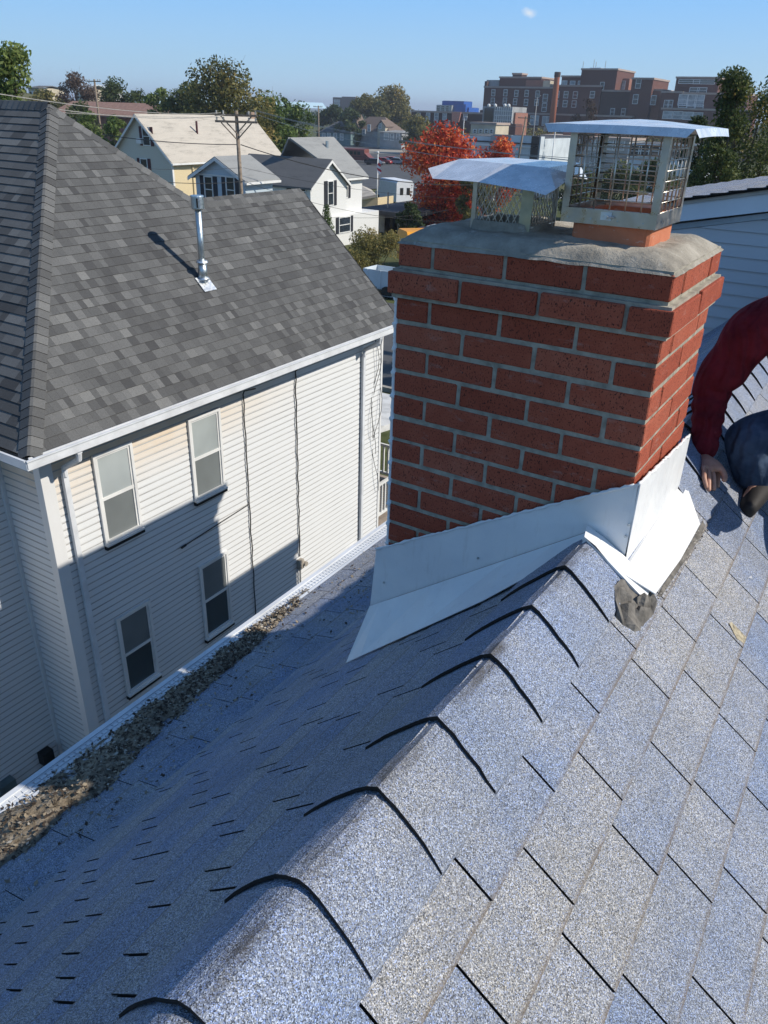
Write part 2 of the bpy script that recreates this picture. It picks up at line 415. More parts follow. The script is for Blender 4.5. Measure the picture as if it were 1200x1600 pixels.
# ================================================================== GROUND
def build_ground():
    t = NT('ground_grass'); p = t.pos()
    f = t.noise(.05, p, detail=8, rough=.6)
    col = t.ramp(f, [(.35, (.055, .075, .022)), (.5, (.085, .095, .035)), (.62, (.15, .135, .075))])
    col = t.mix(.5, col, t.ramp(t.noise(3, p, detail=6), [(.3, (.03, .04, .015)), (.7, (.13, .14, .06))]))
    t.out(col, .95, 0, .1); M['grass'] = t.m
    t = NT('asphalt_road'); p = t.pos()
    col = t.ramp(t.noise(.6, p, detail=8, rough=.65), [(.3, (.050, .052, .055)), (.7, (.095, .095, .095))])
    t.bump(t.noise(60, p), .4, .004); t.out(col, .9); M['road'] = t.m
    M['concrete'] = mat('concrete_path', (.36, .33, .28), .9, var=.15, scale=1.5)
    mb = MB(); rs = [0, 10, 30, 60, 120, 185, 320, 600, 1500, 4500, 8000]; n = 48
    vs = [V((0, 0, gz(0, 0)))]
    for r in rs[1:]:
        for j in range(n):
            a = 2*math.pi*j/n; x, y = r*math.cos(a), r*math.sin(a)
            vs.append(V((x, y, gz(x, y))))
    fs = [(0, 1+j, 1+(j+1) % n) for j in range(n)]
    for k in range(len(rs)-2):
        b = 1+k*n
        fs += [(b+j, b+n+j, b+n+(j+1) % n, b+(j+1) % n) for j in range(n)]
    mb.add(vs, fs); struct('ground', mb, 'grass', smooth=True)
def ground_strip(name, x0, x1, y0, y1, m, lift=.05, nx=24, ny=6):
    mb = MB(); vs = []
    for i in range(nx+1):
        for j in range(ny+1):
            x, y = lerp(x0, x1, i/nx), lerp(y0, y1, j/ny); vs.append(V((x, y, gz(x, y)+lift)))
    mb.add(vs, [(i*(ny+1)+j, (i+1)*(ny+1)+j, (i+1)*(ny+1)+j+1, i*(ny+1)+j+1) for i in range(nx) for j in range(ny)])
    return struct(name, mb, m)
build_ground()
ground_strip('street', -120, 60, 24.5, 38, 'road', .06)
ground_strip('sidewalk', -120, 60, 21.6, 23.6, 'concrete', .16)
mb = MB(); 
for i in range(30):
    x = -120+i*6; mb.box(x, x+5.98, 24.3, 24.5, gz(x+3, 24.4)-.2, gz(x+3, 24.4)+.18)
struct('kerb', mb, 'concrete')
ground_strip('far_sidewalk', -120, 60, 39.0, 40.6, 'concrete', .14)
ground_strip('driveway', -26.5, -21.5, 40.8, 50, 'road', .10, 4, 6)
ground_strip('side_yard_path', -8.0, -2.4, -6, 20, mat('side_yard', (.05, .045, .04), .95, var=.3, scale=2), .04, 4, 8)
# ================================================================== OUR HOUSE
XR, ZR = -.465, -.983
TL, TR = math.tan(rad(43.5)), math.tan(rad(38.0))
DL = V((-math.cos(rad(43.5)), 0, -math.sin(rad(43.5)))); DR = V((math.cos(rad(38)), 0, -math.sin(rad(38))))
XS, XE, ZE = -1.66, -2.10, -2.25            # start of the flat shelf and its outer edge
ZS = ZR-TL*(XR-XS)
def our_house():
    h = thing('house', 'house under the camera with blue-grey shingle roof, ridge and brick chimney', 'house', (-.4, 3, -9.4))
    body = MB(); Y0, Y1 = -5.0, 12.62
    body.prism([(-1.95, Y0, -9.4), (-1.95, Y0, ZS-.30), (XR, Y0, ZR-.16), (3.3, Y0, ZR-TR*(3.3-XR)-.16), (3.3, Y0, -9.4)], (0, Y1-Y0, 0))
    part('wall', body, 'siding', h)
    rl = MB(); rl.slab([(XR, Y0, ZR-.004), (XS, Y0, ZS-.004), (XS, Y1, ZS-.004), (XR, Y1, ZR-.004)], -.10)
    rl.slab([(XS, Y0, ZS-.006), (XE+.02, Y0, ZE-.004), (XE+.02, Y1, ZE-.004), (XS, Y1, ZS-.006)], -.09)
    R1 = part('roof', rl, 'underlay', h, label='shaded left slope of the blue-grey roof')
    rr = MB(); rr.slab([(XR, Y0, ZR-.004), (XR, Y1, ZR-.004), (3.6, Y1, ZR-TR*(3.6-XR)-.004), (3.6, Y0, ZR-TR*(3.6-XR)-.004)], -.10)
    R2 = part('roof', rr, 'underlay', h, label='sunlit right slope of the blue-grey roof')
    def fill(known, y0, y1, sp):
        ys = sorted(known); out = list(ys)
        # close big gaps
        i = 0
        while i < len(out)-1:
            g = out[i+1]-out[i]
            if g > sp*1.45:
                k = round(g/sp)
                for q in range(1, k): out.insert(i+q, out[i]+g*q/k)
                i += k-1
            i += 1
        while out[0] > y0: out.insert(0, out[0]-sp+random.uniform(-.012, .012))
        while out[-1] < y1: out.append(out[-1]+sp+random.uniform(-.012, .012))
        return out
    known = {1: [.687, .937, 1.211, 1.573, 1.839, 2.342], 2: [.882, 1.148, 1.417, 2.010], 3: [.926, 1.216, 1.444, 1.704], 4: [1.049]}
    tabs = []
    for k in range(0, 30):
        s0 = .115+.13*k
        ks = known.get(k, [random.uniform(.9, 1.15)]) if k else [1.08]
        ys = fill(ks, -.9 if k > 2 else -.4, 12.5, .268)
        for a, b in zip(ys[:-1], ys[1:]): tabs.append((a, b, s0, s0+.13, random.choice((.1, .3, .5, .7, .9))))
    ysd = [y for y in np.arange(-1, 12.5, .268)]
    tabs += [(a, a+.268, -.0, .115, .4) for a in ysd]
    shingle_field(R2, (XR, 0, ZR), (0, 1, 0), DR, tabs, .0075, ('granule', 'asphalt_edge'), 165, gap=.005)
    tabs = []
    L = (XR-XS)/math.cos(rad(43.5))
    k = 0; s = .098
    while s < L:
        ct = random.uniform(.05, .95)
        s1 = min(s+.1125, L+.01)
        ys = fill([random.uniform(.4, .7)], -1.0, 12.5, .20)
        j = 0
        while j < len(ys)-1:
            st = 2 if random.random() < .22 and j < len(ys)-2 else 1     # some slots are closed by the overlapping tab
            tabs.append((ys[j], ys[j+st], s, s1, min(1, max(0, ct+random.uniform(-.2, .2))))); j += st
        s = s1+1e-9 if s1 < L else L+1
    tabs += [(a, a+.268, -.0, .098, .4) for a in ysd]
    shingle_field(R1, (XR, 0, ZR), (0, 1, 0), DL, tabs, .0050, ('granule', 'asphalt_edge'), 210, gap=.006)
    # the flat shelf over the eave box, five narrow courses
    DS = V((XE-XS, 0, ZE-ZS)).normalized(); tabs = []; LS = (V((XE, 0, ZE))-V((XS, 0, ZS))).length
    for k in range(4):
        ys = fill([random.uniform(.4, .7)], -1.0, 12.5, .262)
        for a, b in zip(ys[:-1], ys[1:]): tabs.append((a, b, LS*k/4, LS*(k+1)/4, random.choice((.3, .5, .8))))
    sh = part('eave_shelf', MB().slab([(XS, Y0, ZS-.010), (XE+.03, Y0, ZE-.008), (XE+.03, Y1, ZE-.008), (XS, Y1, ZS-.010)], -.02), 'underlay', h)
    shingle_field(sh, (XS, 0, ZS), (0, 1, 0), DS, tabs, .006, ('granule', 'asphalt_edge'), 40)
    # ridge caps
    tips = [-.29, -.07, .145, .352, .560, .761, .957, 1.176, 1.382, 1.586]+[2.36+.2*k for k in range(51)]
    for i, y in enumerate(tips):
        r = .075 if y < .5 else (.055 if y < .6 else (.022 if y < .9 else .012))
        lift = .022 if y < .6 else .020
        prof = cap_profile(.150, .125, TL, TR, r)
        y2 = tips[i+1]+.03 if i+1 < len(tips) else y+.25
        yn = tips[i+1] if i+1 < len(tips) else 9; rn = .075 if yn < .5 else (.055 if yn < .6 else (.022 if yn < .9 else .012)); profn = cap_profile(.150, .125, TL, TR, rn)
        mbc = MB(); n = len(prof)
        ring = []
        for (yy, lf) in ((y, lift), (y+.05, lift*.9), (y+.12, lift*.55), (y2, .006)):
            jit = [random.uniform(-.0012, .0012) for _ in prof]
            ring.append([V((XR+x, yy+jit[q]*1.5, ZR+z+(lf+.010)*(1-.40*abs(x/(.150 if x < 0 else .125))**5))) for q, (x, z) in enumerate([(a_[0], lerp(a_[1], b_[1], min(1, max(0, (yy-y)/max(.05, (yn-y)*.9))))) for a_, b_ in zip(prof, profn)])])
        low = [p+V((0, 0, -.0095)) for p in ring[0]]
        vs = [p for r_ in ring for p in r_]
        fs = []; uvs = []
        for a in range(3):
            for j in range(n-1):
                fs.append((a*n+j, a*n+j+1, (a+1)*n+j+1, (a+1)*n+j)); v0, v1 = (.0, .5) if a else (.5, .5); u0, u1 = j/(n-1), (j+1)/(n-1); uvs.append([(u0, v0), (u1, v0), (u1, v1), (u0, v1)])
        mbc.add(vs, fs, 0, random.choice((.2, .4, .6)), uvs)
        def strip(A, B, mi):
            k = len(A); mbc.add(A+B, [(j, j+1, k+j+1, k+j) for j in range(k-1)], mi, .5, [[(0, .3)]*4]*(k-1))
        strip(low, ring[0], 1)
        strip([p+V((0, .006, -.0005)) for p in low], [p+V((0, .006, -.009)) for p in low], 1)   # second ply
        strip([p+V((0, .0, .0)) for p in low], [p+V((0, .006, -.0005)) for p in low], 1)
        for e in (0, n-1):
            top = [r_[e] for r_ in ring]; strip([p+V((0, 0, -.010)) for p in top], top, 0)
        part('ridge_cap', mbc, ('granule_cap', 'asphalt_edge'), h, smooth=False)
    # gutter: white box with outer lip and perforated guard
    g = MB(); x = XE
    g.box(x-.012, x+.015, Y0, Y1, ZE-.13, ZE+.004); g.box(x-.085, x-.012, Y0, Y1, ZE-.13, ZE-.118)
    g.box(x-.090, x-.078, Y0, Y1, ZE-.13, ZE-.008); g.box(x-.100, x-.078, Y0, Y1, ZE-.0085, ZE+.003)
    G = part('gutter', g, 'gutter', h)
    gg = MB(); yy = .9
    while yy < 6.2:
        for q in range(3): gg.box(x-.070+.022*q, x-.056+.022*q, yy, yy+.020, ZE-.004, ZE-.001)
        yy += .026
    gg.box(x-.0705, x-.0165, Y0, Y1, ZE-.0075, ZE-.0045)
    gg.box(x-.080, x-.071, Y0, Y1, ZE-.006, ZE-.0012); gg.box(x-.016, x+.018, Y0, Y1, ZE+.0045, ZE+.0065)
    part('gutter_guard', gg, 'gutter', h, kind='stuff')
    # debris caught on the shelf
    d = MB(); ny, nx_ = 120, 12; vs = []
    for i in range(ny+1):
        yy = lerp(.55, 2.75, i/ny)
        for j in range(nx_+1):
            u = j/nx_
            wdt = .25*min(1, max(.22, (2.75-yy)/1.5))*(1+.3*noise.noise(V((yy*3, 2, 1))))
            xx = lerp(XE-.045, XE+wdt, u); zz = ZE-.012+max(0, (xx-XE))*((ZS-ZE)/(XS-XE))
            base_h = .050*math.sin(math.pi*min(1, u*1.0))**.6*min(1, (yy-.5)*3, (2.8-yy)*1.6)
            nn = noise.fractal(V((xx*9, yy*9, 0)), 1, 2, 5)
            hh = base_h*(.75+.7*nn)+.010*noise.noise(V((xx*45, yy*45, 3)))+.006*noise.noise(V((xx*110, yy*110, 8)))*(1 if 0 < j < nx_ else 0)
            vs.append(V((xx+.01*noise.noise(V((xx*20, yy*20, 7))), yy, zz+(hh if 0 < j < nx_ else -.012))))
    d.add(vs, [(i*(nx_+1)+j, (i+1)*(nx_+1)+j, (i+1)*(nx_+1)+j+1, i*(nx_+1)+j+1) for i in range(ny) for j in range(nx_)])
    solo('gutter_debris', d, 'dirt', 'brown granules and rotted leaves heaped along the eave gutter', 'debris', kind='stuff', smooth=False)
    fl = MB(); rg = random.Random(4); P = [V(v) for v in vs]
    for q in range(5200):
        i = int(rg.random()**.8*(ny-1))*(nx_+1)+rg.randint(1, nx_-1); p = P[i]+V((rg.uniform(-.012, .012), rg.uniform(-.012, .012), .004+rg.random()*.004))
        if rg.random() < .10: p = V((XE+rg.uniform(.0, .42), rg.uniform(.6, 3.6), 0)); p.z = (ZE+(p.x-XE)*(ZS-ZE)/(XS-XE))+.010
        a = rg.uniform(0, 6.28); L_ = rg.uniform(.003, .011); w_ = L_*rg.uniform(.25, .8); u = V((math.cos(a), math.sin(a), rg.uniform(-.5, .5)))*L_; v_ = V((-math.sin(a), math.cos(a), rg.uniform(-.5, .5)))*w_
        k_ = rg.random(); fl.add([p-u, p-v_, p+u, p+v_], [(0, 1, 2, 3)], 0 if k_ < .5 else (1 if k_ < .93 else 2))
    solo('leaf_litter', fl, (mat('litter_dark', (.07, .05, .035), .9), mat('litter_tan', (.33, .27, .19), .9), mat('litter_pale', (.50, .45, .37), .9)), 'dry leaf flakes and seeds scattered over the eave debris', 'debris', kind='stuff')
    return h
H = our_house()
# ================================================================== CHIMNEY
CX0, CX1, CY0, CY1 = -1.106, -.395, 1.828, 2.328
def roofz(x): return ZR-(TL*(XR-x) if x < XR else TR*(x-XR))
def chimney():
    t = thing('brick_chimney', 'red brick chimney with sloped cement crown straddling the blue-grey ridge', 'chimney', (-.75, 2.08, -1.3))
    org = ORG[t.name]
    core = MB()
    core.box(CX0+.0035, CX1-.0035, CY0+.0035, CY1-.0035, -2.0, -.300)
    core.box(CX0-.010, CX1+.010, CY0-.010, CY1+.010, -.449, -.374)     # mortar wash round the corbel
    part('mortar', core, 'mortar', t)
    cache = {}
    def brick(x0, x1, y0, y1, z0, z1):
        k = (round(x1-x0, 3), round(y1-y0, 3), round(z1-z0, 3), random.randint(0, 1))
        if k not in cache:
            bm = bmesh.new(); bmesh.ops.create_cube(bm, size=1, matrix=Matrix.Diagonal((k[0], k[1], k[2], 1)))
            bmesh.ops.bevel(bm, geom=list(bm.edges), offset=.0028, segments=1, affect='EDGES')
            for v in bm.verts: v.co += V([random.uniform(-.0009, .0009) for _ in range(3)])
            me = bpy.data.meshes.new('brick'); bm.to_mesh(me); bm.free(); me.materials.append(M['brick']); cache[k] = me
        j = V([random.uniform(-.0012, .0012) for _ in range(3)])
        link('brick', cache[k], None, t, V(((x0+x1)/2, (y0+y1)/2, (z0+z1)/2))+j-org, (0, 0, random.uniform(-.004, .004)))
    rows = [(-.308, 0, 'A'), (-.3800, .020, 'B')]
    z = -.4500; n = 0
    while z > -1.62: rows.append((z, 0, 'AB'[n % 2])); z -= .0695; n += 1
    g = .0055; BH = .0575
    for z1, o, typ in rows:
        z0 = z1-BH; x0, x1, y0, y1 = CX0-o, CX1+o, CY0-o, CY1+o; L = x1-x0; dp = .09
        u = L/3.5
        fx = [x0, x0+u*.5, x0+u*1.5, x0+u*2.5, x1] if typ == 'A' else [x0, x0+u, x0+2*u, x0+3*u, x1]
        dy = y1-y0
        rb = [y0, y0+.108, y1-.118, y1] if typ == 'A' else [y0, y0+dy*.5, y1]
        zb = max(roofz(x0), roofz(x1))
        for face in (0, 1):
            for i in range(4):
                a, b = fx[i]+(g if i else 0), fx[i+1]-(g if i < 3 else 0)
                if z1 < roofz(b)-.02 and z1 < roofz(a)-.02: continue
                d_ = dp
                if i in (0, 3): d_ = (rb[1]-rb[0]-g) if face == 0 else (rb[-1]-rb[-2]-g)
                if face == 0: brick(a, b, y0, y0+d_, z0, z1)
                else: brick(a, b, y1-d_, y1, z0, z1)
        if typ == 'A':
            for s in (0, 1):
                if z1 < (roofz(x0) if s == 0 else roofz(x1))-.02: continue
                a, b = rb[1]+g, rb[2]-g
                if s == 0: brick(x0, x0+dp, a, b, z0, z1)
                else: brick(x1-dp, x1, a, b, z0, z1)
    # cement crown
    c = MB(); nx, ny = 44, 34; vs = []
    for i in range(nx+1):
        for j in range(ny+1):
            x, y = lerp(CX0-.004, CX1+.004, i/nx), lerp(CY0-.004, CY1+.004, j/ny)
            d = min(x-CX0+.004, CX1+.004-x, y-CY0+.004, CY1+.004-y)
            dx, dy_ = min(x-CX0+.004, CX1+.004-x), min(y-CY0+.004, CY1+.004-y)
            d = dx*dy_/math.sqrt(dx*dx+dy_*dy_+1e-6) if min(dx, dy_) < .08 else d
            e = min(1, d/.050); hgt = .032*(1-(1-e)**1.25)+.006*min(1, d/.2)
            hgt += (.008*noise.fractal(V((x*7, y*7, 1)), 1, 2, 4)+.003*noise.noise(V((x*40, y*40, 5))))*min(1, .25+e)
            if d < .002: hgt = -.004+.003*noise.noise(V((x*25, y*25, 9)))
            vs.append(V((x, y, -.306+hgt)))
    nf = [(i*(ny+1)+j, (i+1)*(ny+1)+j, (i+1)*(ny+1)+j+1, i*(ny+1)+j+1) for i in range(nx) for j in range(ny)]
    c.add(vs, nf); c.box(CX0+.004, CX1-.004, CY0+.004, CY1-.004, -.318, -.309)
    part('cement_crown', c, 'cement', t, smooth=True)
    # clay flue liner (right)
    f = MB(); x0, x1, y0, y1 = -.69, -.495, 1.955, 2.165
    def ring(x0, x1, y0, y1, z, r=.018):
        o = []
        for cx, cy, a0 in ((x1-r, y1-r, 0), (x0+r, y1-r, 90), (x0+r, y0+r, 180), (x1-r, y0+r, 270)):
            for q in range(4):
                a = rad(a0+q*30); o.append(V((cx+r*math.cos(a), cy+r*math.sin(a), z)))
        return o
    R0, R1_, R2_, R3 = ring(x0, x1, y0, y1, -.30), ring(x0, x1, y0, y1, -.207), ring(x0+.02, x1-.02, y0+.02, y1-.02, -.205), ring(x0+.02, x1-.02, y0+.02, y1-.02, -.30)
    n = 16; f.add(R0+R1_+R2_+R3, [(a*n+j, a*n+(j+1) % n, (a+1)*n+(j+1) % n, (a+1)*n+j) for a in range(3) for j in range(n)])
    part('flue_liner', f, 'clay', t, label='orange clay flue liner under the tall wire cap')
    f = MB(); x0, x1, y0, y1 = -.975, -.80, 1.955, 2.14
    R0, R1_, R2_, R3 = ring(x0-.008, x1+.008, y0-.008, y1+.01, -.30, .03), ring(x0, x1, y0, y1, -.252, .03), ring(x0+.02, x1-.02, y0+.02, y1-.02, -.252), ring(x0+.02, x1-.02, y0+.02, y1-.02, -.31)
    for L_ in (R0, R1_): 
        for p in L_: p += V((random.uniform(-.003, .003), random.uniform(-.003, .003), random.uniform(-.004, .004)))
    f.add(R0+R1_+R2_+R3, [(a*n+j, a*n+(j+1) % n, (a+1)*n+(j+1) % n, (a+1)*n+j) for a in range(3) for j in range(n)])
    part('flue_liner', f, 'cement', t, label='short grey cement collar under the low wire cap')
    # flashing (white metal)
    Yf = 1.815; A = V((-1.142, Yf, -1.243)); B = V((-.383, Yf, -.803)); Cc = V((-1.16, Yf, -1.468)); D = V((-.487, Yf, -.972)); E = V((-.377, Yf, -1.040))
    fl = MB()
    pts = [A, Cc, D, E, B]; fl.prism(pts, (0, .004, 0)); part('front_flashing', fl, 'flash', t)
    fl = MB()
    lo = [V((-1.192, 1.722, roofz(-1.192)+.013)), V((-1.13, 1.712, roofz(-1.13)+.016)), V((-.93, 1.690, roofz(-.93)+.016)), V((-.70, 1.668, roofz(-.70)+.016)), V((-.56, 1.70, roofz(-.56)+.018)), V((-.468, 1.742, ZR+.022))]
    hi = [Cc, Cc+(D-Cc)*.06, Cc+(D-Cc)*.34, Cc+(D-Cc)*.68, Cc+(D-Cc)*.88, D]
    hi = [p+V((0, -.003, 0)) for p in hi]
    k = len(lo); fl.add(lo+hi+[p+V((0, .002, -.003)) for p in lo], [(j, j+1, k+j+1, k+j) for j in range(k-1)]+[(2*k+j, 2*k+j+1, j+1, j) for j in range(k-1)])
    part('left_apron', fl, 'flash', t)
    fl = MB()
    a0, a1, a2 = V((-.472, 1.738, ZR+.036)), V((-.405, 1.742, roofz(-.405)+.034)), V((-.300, 1.762, roofz(-.300)+.026))
    b0, b1 = V((-.490, Yf-.004, -.950)), V((-.377, Yf-.004, -1.010)); am = V((-.440, 1.740, roofz(-.44)+.026)); bm_ = V((-.440, Yf-.004, -.972))
    fl.add([a0, am+V((0, 0, .012)), a1, a2, b0, bm_, b1, V((-.300, Yf, roofz(-.300)+.03))], [(0, 1, 5, 4), (1, 2, 6, 5), (2, 3, 7, 6)])
    fl.add([a0, a1, a2, a0+V((0, .002, -.008)), a1+V((0, .002, -.010)), a2+V((0, .002, -.010))], [(0, 3, 4, 1), (1, 4, 5, 2)])
    part('ridge_apron', fl, 'flash', t)
    fl = MB(); G_ = V((-.377, 2.375, -.850)); Hh = V((-.377, 2.375, -1.045))
    fl.prism([B+V((.006, 0, 0)), E+V((.0, 0, 0)), Hh, G_], (-.004, 0, 0)); part('side_flashing', fl, 'flash', t)
    fl = MB()
    P = [V((-.377, 1.808, -1.046)), V((-.365, 1.76, roofz(-.365)+.020)), V((-.285, 1.800, roofz(-.285)+.030)), V((-.280, 2.06, roofz(-.280)+.012)), V((-.283, 2.31, roofz(-.283)+.012)), V((-.350, 2.405, roofz(-.350)+.014)), V((-.377, 2.375, -1.040))]
    P = [q+V((0, 0, .012)) for q in P]; fl.prism(P[::-1], (0, 0, -.003)); part('side_apron', fl, 'flash', t)
    # screws
    for q in [(747, 872), (600, 910), (982, 820), (977, 838), (948, 868), (611, 943), (838, 905)]:
        p = onax(q[0], q[1], 1, Yf-.002); m_ = MB(); m_.tube([p, p+V((0, -.003, 0))], .0035, 7)
        part('screw', m_, 'galv', t)
    for p in [V((-.345, 1.80, roofz(-.345)+.024)), V((-.31, 2.30, roofz(-.31)+.016)), V((-.38, 1.765, roofz(-.38)+.024))]:
        part('screw', MB().tube([p, p+V((0.002, 0, .003))], .0035, 7), 'galv', t)
    # caulk beads
    def bead(pts, r0, name='sealant_bead', seg=.012):
        out = []; rr = []
        for a, b in zip(pts[:-1], pts[1:]):
            k = max(2, int((b-a).length/seg))
            for q in range(k):
                p = a+(b-a)*(q/k); out.append(p+V([random.uniform(-.002, .002) for _ in range(3)])); rr.append(r0*random.uniform(.55, 1.35))
        part(name, MB().tube(out, rr, 6), 'caulk', t, smooth=True)
    bead([A, B], .0042); bead([B+V((.003, 0, 0)), G_], .0045)
    # sealant smeared down the left corner, bulging at each bed joint
    pts = []; rr = []; z = -.452
    while z > -1.24:
        k = ((z+.45) % .0695)/.0695
        pts.append(V((CX0-.005, CY0+.010, z))); rr.append(.0075+.006*max(0, 1-abs(k-.92)*9)+random.uniform(-.001, .001)); z -= .006
    part('sealant_bead', MB().tube(pts, rr, 6), 'caulk', t, smooth=True, label='white sealant run down the left corner')
    return t
CH = chimney()
# ---- tall wire chimney cap (right)
def lid(mb, cx, cy, z, wx, wy, fl, drop, dome):
    pass
def right_cap():
    t = thing('chimney_cap', 'tall square-wire stainless chimney cap with a domed sheet lid, on the clay flue', 'chimney cap', (-.60, 2.06, -.235), 'wire chimney caps')
    x0, x1, y0, y1, z0, z1 = -.716, -.484, 1.945, 2.175, -.232, -.040
    b = MB(); w = .034
    b.box(x0, x1, y0, y0+.0015, z0, z0+w); b.box(x0, x1, y1-.0015, y1, z0, z0+w)
    b.box(x1-.0015, x1, y0+.0016, y1-.0016, z0, z0+w); b.box(x0, x0+.0015, y0+.0016, y1-.0016, z0, z0+w)
    part('base_band', b, 'steel', t)
    for xx, sx in ((x0, 1), (x1, -1)):
        for yy, sy in ((y0, 1), (y1, -1)):
            p = MB(); p.box(xx, xx+sx*.017, yy, yy+sy*.0013, z0+w+.0005, z1+.004); p.box(xx, xx+sx*.0013, yy+sy*.0014, yy+sy*.017, z0+w+.0005, z1+.004)
            part('corner_post', p, 'steel', t)
    def grid(name, P, U, Vv, nu, nv):
        m = MB(); U, Vv = V(U), V(Vv); P = V(P)
        for i in range(nu+1): m.tube([P+U*(i/nu), P+U*(i/nu)+Vv], .0021, 5)
        for j in range(nv+1): m.tube([P+Vv*(j/nv)+V((0, 0, .0)), P+Vv*(j/nv)+U], .0015, 5)
        part(name, m, 'steel', t, smooth=True)
    hh = z1-z0-w; e = .004
    grid('wire_screen', (x0+.004, y0+e, z0+w), (x1-x0-.008, 0, 0), (0, 0, hh), 6, 7)
    grid('wire_screen', (x0+.004, y1-e, z0+w), (x1-x0-.008, 0, 0), (0, 0, hh), 6, 7)
    grid('wire_screen', (x0+e, y0+.004, z0+w), (0, y1-y0-.008, 0), (0, 0, hh), 6, 7)
    grid('wire_screen', (x1-e, y0+.004, z0+w), (0, y1-y0-.008, 0), (0, 0, hh), 6, 7)
    # clamp bolt and rivets
    c = MB(); bx = -.602; c.box(bx-.014, bx+.012, y0-.004, y0-.0005, z0+.012, z0+.030)
    c.tube([(bx-.006, y0-.006, z0+.020), (bx+.020, y0-.006, z0+.020)], .0025, 6); c.tube([(bx, y0-.010, z0+.020), (bx, y0-.004, z0+.020)], .005, 6)
    part('clamp_bolt', c, 'galv_bright', t)
    for rx in (x0+.018, -.640, -.575, x1-.030):
        part('rivet', MB().tube([(rx, y0-.002, z0+.012), (rx, y0+.001, z0+.012)], .0022, 6), 'galv', t)
    # lid: shallow pan dome with four turned-down flanges, corners open
    L = MB(); X0, X1, Y0, Y1 = x0-.046, x1+.060, y0-.055, y1+.055; zt, ze = -.004, -.019
    cx, cy = (X0+X1)/2, (Y0+Y1)/2; n = 12; vs = []
    for i in range(n+1):
        for j in range(n+1):
            u, v_ = i/n*2-1, j/n*2-1; r_ = max(abs(u), abs(v_)); r2_ = math.hypot(u, v_)/1.414
            z = lerp(zt, ze, (.6*r_+.4*r2_)**1.3)+.0012*noise.noise(V((u*2, v_*2, 4)))
            vs.append(V((cx+(X1-X0)/2*u, cy+(Y1-Y0)/2*v_, z)))
    idx = lambda i, j: i*(n+1)+j
    L.add(vs, [(idx(i, j), idx(i+1, j), idx(i+1, j+1), idx(i, j+1)) for i in range(n) for j in range(n)])
    part('lid', L, 'lid_steel', t, smooth=True)
    fo, fd = .008, .017
    def flange(a, b, o):
        m = MB(); a, b, o = V(a), V(b), V(o); d = (b-a).normalized()
        m.slab([a, b, b+o-d*.010+V((0, 0, -fd)), a+o+d*.010+V((0, 0, -fd))], .0008); part('lid_flange', m, 'lid_steel', t)
    # edges follow the domed edge's middle closely enough: build as two halves
    def zedge(u): return lerp(zt, ze, (.6+.4*math.hypot(u, 1)/1.414)**1.3)
    for (ax, sgn) in (('y', -1), ('y', 1), ('x', 1), ('x', -1)):
        m = MB(); top = []; bot = []; k = 10
        for q in range(k+1):
            u = q/k*2-1; inset = .0
            if ax == 'y': p = V((cx+(X1-X0)/2*u, cy+sgn*(Y1-Y0)/2, zedge(u))); o = V((0, sgn*fo, -fd)); d = V((-1 if u > 0 else 1, 0, 0))
            else: p = V((cx+sgn*(X1-X0)/2, cy+(Y1-Y0)/2*u, zedge(u))); o = V((sgn*fo, 0, -fd)); d = V((0, -1 if u > 0 else 1, 0))
            top.append(p); bot.append(p+o+(d*.014 if q in (0, k) else V((0, 0, 0))))
        m.add(top+bot+[p+V((0, 0, .0012)) for p in bot], [(q, q+1, k+1+q+1, k+1+q) for q in range(k)]); part('lid_flange', m, 'lid_steel', t)
right_cap()
